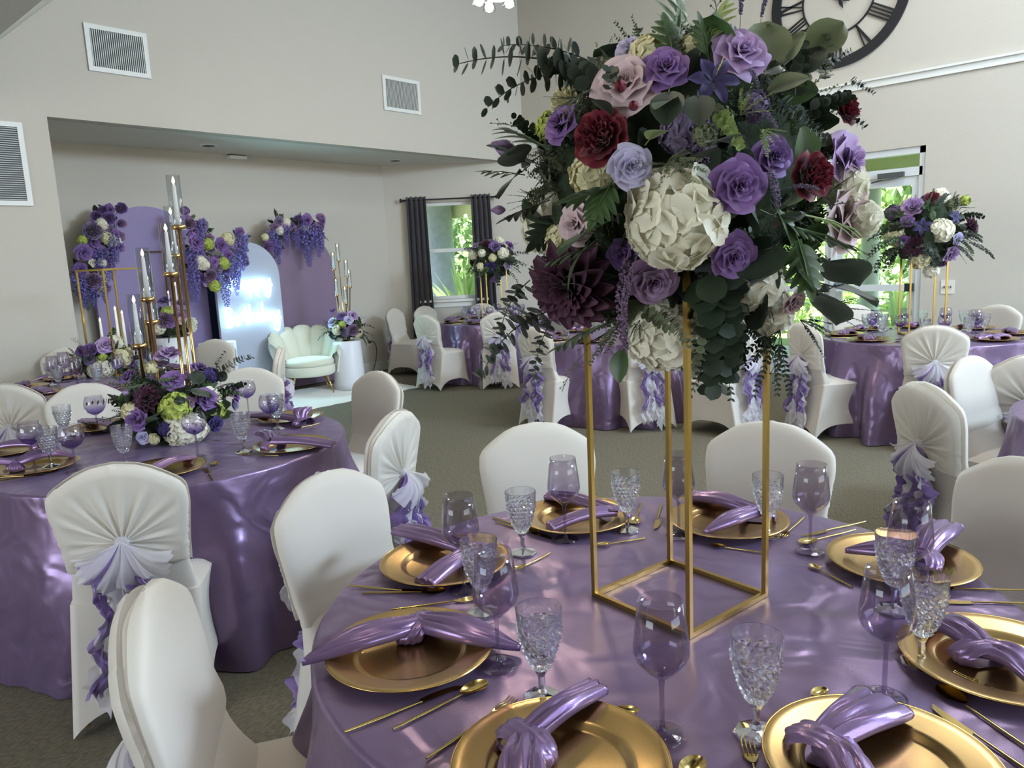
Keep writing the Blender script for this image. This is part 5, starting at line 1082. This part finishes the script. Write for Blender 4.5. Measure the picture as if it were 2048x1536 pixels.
for a in [(400, 775, 395, 752, 'round_leaf', 'leaf_euca', .09), (370, 780, 420, 790, 'round_leaf', 'leaf_euca', .12), (360, 770, 320, 775, 'round_leaf', 'leaf_euca', .09), (430, 760, 478, 722, 'euca2', 'leaf_euca', .2), (430, 750, 440, 720, 'euca1', 'leaf_dark', .12), (440, 770, 445, 745, 'round_leaf', 'leaf_euca', .07), (440, 790, 470, 775, 'euca3', 'leaf_dark', .15), (290, 850, 312, 830, 'leaf', 'leaf_green', .1),
          (330, 895, 350, 905, 'leaf', 'leaf_gold', .12), (410, 880, 436, 885, 'leaf', 'leaf_gold', .13), (300, 765, 255, 775, 'lobed_leaf', 'leaf_green', .12), (310, 760, 350, 755, 'lobed_leaf', 'leaf_green', .1)]:
    aim(fa, fo, a[4], a[5], sp2(a[0], a[1], .25), sp2(a[2], a[3], .295), R.uniform(-.5, .5), a[6])

# ------------------------------------------------------------------ alcove: rug, arches, sign, plinths, armchair
rg = MB(); rgx = np.linspace(0, 1, 60); A0, A1, A2, A3 = at(590, 826, 0), at(842, 774, 0), Vector((6.3, 8.5, 0)), Vector((3.6, 8.6, 0)); A0 = Vector((3.75, 7.22, 0)); rows = []
for i in np.linspace(0, 1, 50):
    row = []
    for j in np.linspace(0, 1, 26):
        p = (A0*(1-i)+A1*i)*(1-j)+(A3*(1-i)+A2*i)*j; e = min(1, min(i, 1-i, j, 1-j)*18); row.append((p.x+.012*math.sin(j*60), p.y+.012*math.sin(i*70), .002+e*(.026+.008*math.sin(i*55+j*17)*math.sin(j*40+i*9))))
    rows.append(row)
tag(ob('fur_rug', MB().grid(rows, flip=True), 'rug_fur'), 'white faux fur rug under the shell armchair and plinths', 'rug')
def arch(name, x0, x1, ztop, y, m, label, th=.05, panels=False):
    r = (x1-x0)/2; n = 40; pts = [(x0, .012), (x0, ztop-r)]+[(x0+r-r*math.cos(a), ztop-r+r*math.sin(a)) for a in np.linspace(0, PI, n)[1:-1]]+[(x1, ztop-r), (x1, .012)]
    m_ = len(pts); P = [(px, y, z) for px, z in pts]+[(px, y+th, z) for px, z in pts]; F = [tuple(range(m_))[::-1], tuple(range(m_, 2*m_))]+[(k, (k+1) % m_, m_+(k+1) % m_, m_+k) for k in range(m_)]
    t = thing(name, label, 'backdrop', ((x0+x1)/2, y, 0)); o = part('panel', MB().add(MB().raw(P, F), TR((-(x0+x1)/2, -y, 0))), m, t, smooth=False)
    part('back_foot', MB().box((0, th+.035, .02), (r*1.2, .07, .03)), 'white_trim', t, smooth=False)
def ax(px, py, y): return on(px, py, (0, 1, 0), y)
arch('arch_backdrop', 3.05, 4.30, 2.33, 8.86, 'lilac_panel', 'tall lilac arch backdrop behind the candelabra')
arch('arch_backdrop', ax(437, 620, 8.55).x, ax(571, 680, 8.55).x, ax(497, 484, 8.55).z, 8.55, 'white_panel', 'white arch backdrop carrying the neon sign')
arch('arch_backdrop', 5.0, ax(669, 560, 8.8).x, 2.06, 8.8, 'mauve_panel', 'dusty mauve arch backdrop behind the armchair')
arch('arch_backdrop', 4.18, 4.85, 1.45, 8.92, 'shadow_navy', 'narrow panel put in as the shadow between the lilac and the white arch', .03)  # dark sheet painted as the shadow seen between the arches
# neon words as single-stroke script
GL = {'H': ([[(0, .0), (.03, .55), (.02, 1.0)], [(.42, 1.05), (.38, .5), (.36, 0), (.48, .0)], [(-.05, .45), (.2, .55), (.5, .5)]], .58), 'a': ([[(.38, .42), (.2, .5), (.05, .28), (.12, .02), (.3, .08), (.38, .42), (.38, .1), (.48, .0), (.56, .1)]], .54),
      'p': ([[(.05, .45), (.05, -.55), (.06, -.1), (.12, .4), (.3, .48), (.4, .25), (.3, .02), (.1, .05)]], .5), 'y': ([[(.02, .46), (.08, .1), (.24, .05), (.38, .45), (.36, -.2), (.25, -.62), (.06, -.55), (.14, -.3), (.5, .08)]], .52),
      'B': ([[(.06, 1.0), (.04, 0)], [(-.06, .9), (.2, 1.05), (.42, .85), (.3, .6), (.08, .55), (.35, .5), (.46, .25), (.3, .0), (-.02, .03)]], .56), 'i': ([[(.05, .45), (.06, .1), (.15, 0), (.26, .1)], [(.07, .66), (.08, .70)]], .26), 'r': ([[(.03, .02), (.06, .45), (.12, .36), (.24, .47), (.32, .4)]], .36),
      't': ([[(.12, .95), (.1, .15), (.2, 0), (.32, .1)], [(-.02, .6), (.28, .62)]], .32), 'h': ([[(.05, 1.05), (.05, 0), (.1, .35), (.25, .48), (.34, .3), (.35, .05), (.46, .05)]], .48), 'd': ([[(.34, .4), (.18, .48), (.04, .25), (.14, .02), (.32, .12), (.38, 1.05), (.38, .1), (.48, .03)]], .52)}
ns = thing('neon_sign', 'glowing white neon sign reading Happy Birthday on the white arch', 'neon sign', ax(505, 600, 8.5))
def word(txt, pl, pr, zb, s):
    tot = sum(GL[c][1] for c in txt); L = pr-pl; k = L/tot; x = 0; b = MB()
    for c in txt:
        for st in GL[c][0]:
            pts = [(pl+(x+q[0])*k-ns.location.x, 0, zb+q[1]*s+(x+q[0])*k*.07-ns.location.z) for q in st]; b.tube(smooth_path(pts, 5), .013, 7)
        x += GL[c][1]
    part('neon_word', b, 'neon_tube', ns)
wl, wr, wz = ax(463, 590, 8.5), ax(545, 575, 8.5), ax(470, 582, 8.5); word('Happy', wl.x, wr.x, wz.z, .20)
wl, wr, wz = ax(452, 650, 8.5), ax(563, 635, 8.5), ax(458, 655, 8.5); word('Birthday', wl.x, wr.x, wz.z, .22)
# garlands on the arches
def garland(pts, n, wd, label, seed, wis, y, spec=(), nl=40):
    r = random.Random(seed); P = [ax(*p, y) for p in pts]; path = smooth_path(P, 12); org = path[len(path)//2]; t = thing('flower_garland', label, 'flowers', org)
    part('moss_core', MB().tube(path, [wd*.32]*len(path), 8), 'moss', t)
    for k in range(n):
        p = r.choice(path)+Vector((r.uniform(-1, 1), 0, r.uniform(-1, 1)))*wd*.42; p.y -= wd*.30+r.uniform(0, .05); put(t, org, r.choice(('rose', 'rose', 'peony', 'hydrangea', 'rose')), r.choice(('pet_violet', 'pet_purple', 'pet_dusk', 'pet_mauve', 'pet_purple', 'pet_white', 'pet_lilac')), p, (r.uniform(-.5, .5), -1, r.uniform(-.4, .4)), r.uniform(.08, .13))
    for px, py, s, kind, m in spec:
        p = ax(px, py, y-wd*.5); put(t, org, kind, m, p, (R.uniform(-.2, .2), -1, R.uniform(-.2, .2)), s*dep(p)/F)
    for px, py, L in wis:
        a = ax(px, py, y-wd*.45-r.uniform(0, .04)); aim(t, org, r.choice(('wist1', 'wist2')), 'pet_wisteria', a, a+Vector((r.uniform(-.02, .02), 0, -L)), r.uniform(0, 6))
    for k in range(nl):
        p = r.choice(path)+Vector((r.uniform(-1, 1), -.1, r.uniform(-1, 1)))*wd*.3; e = p+Vector((r.uniform(-1, 1), r.uniform(-.5, .1), r.uniform(-1, 1))).normalized()*wd*.5; aim(t, org, r.choice(('leaf', 'lobed_leaf', 'fine1', 'leaf')), r.choice(('leaf_dark', 'leaf_green', 'leaf_dark')), p, e, r.uniform(0, 6), r.uniform(.10, .17))
garland([(212, 435), (195, 480), (178, 530), (180, 585)], 34, .34, 'purple and white flower garland down the left edge of the lilac arch', 31, [(196, 500, .3), (215, 500, .32), (225, 470, .3), (155, 545, .36), (165, 560, .3), (205, 550, .3), (185, 570, .25)], 8.80,
        [(203, 448, 28, 'hydrangea', 'pet_white'), (212, 475, 26, 'hydrangea', 'pet_cream'), (184, 462, 36, 'peony', 'pet_dusk'), (166, 505, 28, 'rose2', 'pet_purple'), (205, 525, 20, 'hydrangea', 'pet_white'), (207, 560, 22, 'hydrangea', 'pet_white'), (183, 562, 34, 'peony', 'pet_mauve'), (216, 437, 26, 'peony', 'pet_purple'), (205, 578, 18, 'hydrangea', 'pet_cream'), (165, 480, 20, 'hydrangea', 'pet_lime')], 60)
garland([(384, 445), (392, 500), (405, 545), (445, 545), (462, 505), (470, 470)], 44, .32, 'V shaped garland of purple flowers between the lilac and the white arch', 32, [(398, 440, .3), (384, 500, .35), (385, 545, .36), (480, 470, .42), (484, 470, .3), (470, 510, .4), (448, 545, .4), (470, 540, .3), (395, 470, .3)], 8.50,
        [(390, 485, 30, 'rose2', 'pet_violet'), (416, 488, 26, 'hydrangea', 'pet_lime'), (455, 478, 30, 'hydrangea', 'pet_cream'), (441, 490, 26, 'rose', 'pet_purple'), (447, 527, 28, 'hydrangea', 'pet_lime'), (430, 572, 26, 'hydrangea', 'pet_lime'), (428, 524, 18, 'rose', 'pet_violet'), (420, 550, 26, 'peony', 'pet_mauve'), (410, 530, 22, 'hydrangea', 'pet_white'), (377, 448, 26, 'peony', 'pet_mauve'), (399, 520, 24, 'hydrangea', 'pet_white')], 70)
garland([(536, 498), (548, 462), (575, 450), (610, 448), (636, 458)], 24, .26, 'garland with hanging wisteria over the mauve arch', 33, [(545, 462, .32), (552, 480, .3), (590, 462, .25), (610, 455, .5), (606, 440, .3), (634, 455, .38), (628, 450, .3), (570, 455, .25), (640, 465, .25)], 8.72,
        [(530, 475, 18, 'hydrangea', 'pet_cream'), (558, 460, 22, 'hydrangea', 'pet_white'), (572, 445, 22, 'hydrangea', 'pet_white'), (556, 442, 20, 'rose', 'pet_dusk'), (612, 440, 24, 'rose', 'pet_violet')], 46)
# plinths
def plinth(px, py, r0, r1, h, label):
    p = at(px, py, 0.02); t = thing('cylinder_plinth', label, 'plinth', (p.x, p.y, .03)); part('drum', MB().lathe([(0, 0), (r0, 0), (r0, .004), (r1, h-.004), (r1-.004, h), (0, h)], 48), 'plinth_white', t); return Vector((p.x, p.y, h+.03))
pl = W(-3.80, 8.45); q = thing('cylinder_plinth', 'tall white plinth with flowers on it before the lilac arch', 'plinth', (pl.x, pl.y, .03)); part('drum', MB().lathe([(0, 0), (.215, 0), (.215, .83), (.21, .835), (0, .835)], 48), 'plinth_white', q)
topL = Vector((pl.x, pl.y, .865))
pm = W(-3.36, 8.6); q = thing('cylinder_plinth', 'empty lower white plinth in front of the neon sign', 'plinth', (pm.x, pm.y, .03)); part('drum', MB().lathe([(0, 0), (.205, 0), (.205, .735), (.2, .74), (0, .74)], 48), 'plinth_white', q)
pr = W(-2.06, 9.45); q = thing('cylinder_plinth', 'white plinth with flowers and candles right of the armchair', 'plinth', (pr.x, pr.y, .03)); part('drum', MB().lathe([(0, 0), (.20, 0), (.195, .1), (.172, .60), (.168, .606), (0, .606)], 48), 'plinth_white', q)
topR = Vector((pr.x, pr.y, .636))
ball(topL+Vector((0, 0, .14)), .235, [(330, 600, 26, 'rose', 'pet_purple'), (333, 622, 30, 'hydrangea', 'pet_lime'), (312, 655, 34, 'hydrangea', 'pet_white'), (330, 640, 34, 'peony', 'pet_mauve'), (360, 605, 24, 'rose', 'pet_purple'), (362, 630, 22, 'rose', 'pet_violet'), (362, 641, 16, 'rose', 'pet_blush'), (382, 650, 38, 'peony', 'pet_white'), (342, 645, 20, 'rose', 'pet_violet'), (352, 620, 24, 'rose', 'pet_lilac')], 'flowers heaped on the tall white plinth', 25, 50, flat=.75, sprigs=8, name='flower_arrangement')
ball(topR+Vector((0, 0, .16)), .22, [(663, 645, 20, 'rose', 'pet_lavender'), (672, 660, 24, 'hydrangea', 'pet_white'), (684, 648, 16, 'hydrangea', 'pet_lime'), (705, 630, 22, 'rose', 'pet_lilac'), (697, 640, 18, 'rose', 'pet_lavender'), (707, 660, 24, 'peony', 'pet_mauve'), (720, 667, 22, 'hydrangea', 'pet_cream'), (690, 665, 24, 'hydrangea', 'pet_dusk'), (664, 622, 16, 'rose', 'pet_violet'), (682, 632, 18, 'rose', 'pet_purple')], 'flowers and greenery heaped on the right plinth', 26, 60, flat=.75, sprigs=12, name='flower_arrangement')
for i, (px, py) in enumerate(((350, 565), (336, 582))): taper(px, py, topL, .95, 'white taper candle in the flowers on the tall plinth, %s one' % ('right', 'left')[i])
stand(W(-4.08, 8.75), .2, 1.80, .3, 'tall gold frame stand on the floor behind the tall plinth', z=.03)
# second candelabra on the right plinth
cc = thing('candelabra', 'slim gold candelabra with glass cylinders on the right plinth', 'candelabra', topR)
part('base', MB().lathe([(0, .012), (.09, .01), (.10, .004), (.10, 0), (0, 0)], 28), 'brass', cc)
for px, py in ((677, 525), (668, 542), (694, 557), (700, 577), (674, 594), (692, 610)):
    d = ray(px, py); k = Vector((topR.x, topR.y)).dot(Vector((d.x, d.y)))/Vector((d.x, d.y)).length_squared; p = EYE+d*k; l = p-topR; hg = .23
    part('stem', MB().tube([(l.x*.4, l.y*.4, .01), (l.x, l.y, l.z)], .006, 8), 'brass', cc); part('holder', MB().lathe([(0, 0), (.014, .004), (.027, .01), (.027, .026), (0, .026)], 16), 'brass', cc, loc=l)
    part('glass_cylinder', MB().lathe([(.0255, .012), (.0255, hg), (.0245, hg), (.0245, .012)], 24), 'clear_glass', cc, loc=l); cn = part('candle', MB().lathe([(0, .02), (.012, .02), (.008, hg-.04), (0, hg-.037)], 12), 'wax', cc, loc=l); part('flame', MB().lathe([(0, 0), (.007, .01), (.0035, .026), (0, .035)], 8), 'flame', cn, loc=(0, 0, hg-.038))
# shell armchair
aw = W(-2.52, 9.28); face = math.atan2(-aw.y, -aw.x)-PI/2+.10
ac = thing('shell_armchair', 'cream velvet scallop-backed armchair with gold legs on the fur rug', 'armchair', (aw.x, aw.y, .03), face)
def shellback():
    nc = 9; n = nc*10+1; th = np.linspace(-2.05, 2.05, n); rows_o = []; H = []
    out = []
    for k, a in enumerate(th):
        f = (a+2.05)/4.1*nc; fr = f-math.floor(min(f, nc-1e-6)); sc_ = math.sin(PI*fr)**.5; env = math.cos(min(abs(a)/2.05, 1)*PI/2)**.75
        top = .50+.27*env+.045*sc_; R0 = .30; lean = .12*env+.05
        row = []
        for j in range(14):          # inside, bottom to top, then outside down
            v = j/13
            if v <= .5: s = v*2; z = .36+(top-.36)*s; rr = R0-.035+lean*s**1.2-.022*sc_*(1 if s > .02 else 0)
            else: s = (1-v)*2; z = .24+(top-.24-.008)*s; rr = R0+.035+lean*s**1.2+.006*sc_
            if abs(v-.5) < .06: rr = R0+lean; z = top
            row.append((rr*math.sin(a)*1.08, -rr*math.cos(a), z))
        out.append(row)
    return MB().grid(out)
part('backrest', shellback(), 'velvet_cream', ac)
part('seat_frame', MB().lathe([(0, .22), (.29, .225), (.315, .25), (.32, .33), (.31, .345), (0, .345)], 48, rmod=lambda th, z: 1+0*th), 'velvet_cream', ac, loc=(0, .03, 0))
part('seat', MB().lathe([(0, .345), (.27, .347), (.30, .36), (.308, .39), (.295, .42), (.2, .438), (0, .442)], 48), 'velvet_cream', ac, loc=(0, .05, 0))
for sx, sy in ((-1, 1), (1, 1), (-1, -1), (1, -1)): part('leg', MB().tube([(sx*.19, sy*.17, .23), (sx*.25, sy*.23, 0)], [.014, .009], 10), 'brass', ac)

# ------------------------------------------------------------------ chandelier
cp = EYE+ray(988, -8)*5.2; ch = thing('chandelier', 'ceiling lamp with glowing downward glass shades at the top edge', 'lamp', cp)
part('rod', MB().tube([(0, 0, .05), (0, 0, ZT-cp.z-.03)], .008, 8), 'aluminium_white', ch); part('canopy', MB().lathe([(0, -.03), (.06, -.025), (.065, 0), (0, 0)], 24), 'aluminium_white', ch, loc=(0, 0, ZT-cp.z))
part('hub', MB().lathe([(0, -.04), (.03, -.03), (.04, 0), (.03, .05), (0, .06)], 20), 'aluminium_white', ch)
for k in range(4):
    a = math.radians(45+90*k)+.3; d = Vector((math.cos(a), math.sin(a), 0))
    arm = part('arm', MB().tube([(0, 0, 0), d*.06+Vector((0, 0, .03)), d*.11+Vector((0, 0, .01))], .006, 8), 'aluminium_white', ch)
    part('shade', MB().lathe([(.012, .02), (.03, .0), (.045, -.05), (.05, -.06), (.047, -.06), (.028, -.002)], 24), 'clear_glass', ch, loc=d*.11)
    part('bulb', MB().lathe([(0, -.075), (.022, -.064), (.032, -.040), (.02, -.008), (0, .0)], 16), 'bulb', ch, loc=d*.11)
lamp('chandelier_light', 'POINT', cp+Vector((0, 0, -.12)), 45, (1, .84, .66), .10)
lamp('overhead_fill', 'AREA', (6.6, 1.4, 5.6), 90, (.95, .97, 1), 2.2, 1.2, (6.6, 1.4, 0))  # added soft lamp without a fixture, for highlights on plates and glasses
for x, y in ((4.6, 1.0), (1.0, 1.2), (6.9, 4.6)): lamp('ceiling_light', 'POINT', (x, y, 3.6 if x > 2 else 2.85), 11, (1, .88, .72), .05)
for e in (wl,): lamp('sign_light', 'AREA', (ns.location.x, 8.40, 1.2), 22, (.45, .9, 1), .6, .5, (4.6, 5, 1.6))
for o in list(bpy.data.meshes):
    if o.users == 0: bpy.data.meshes.remove(o)
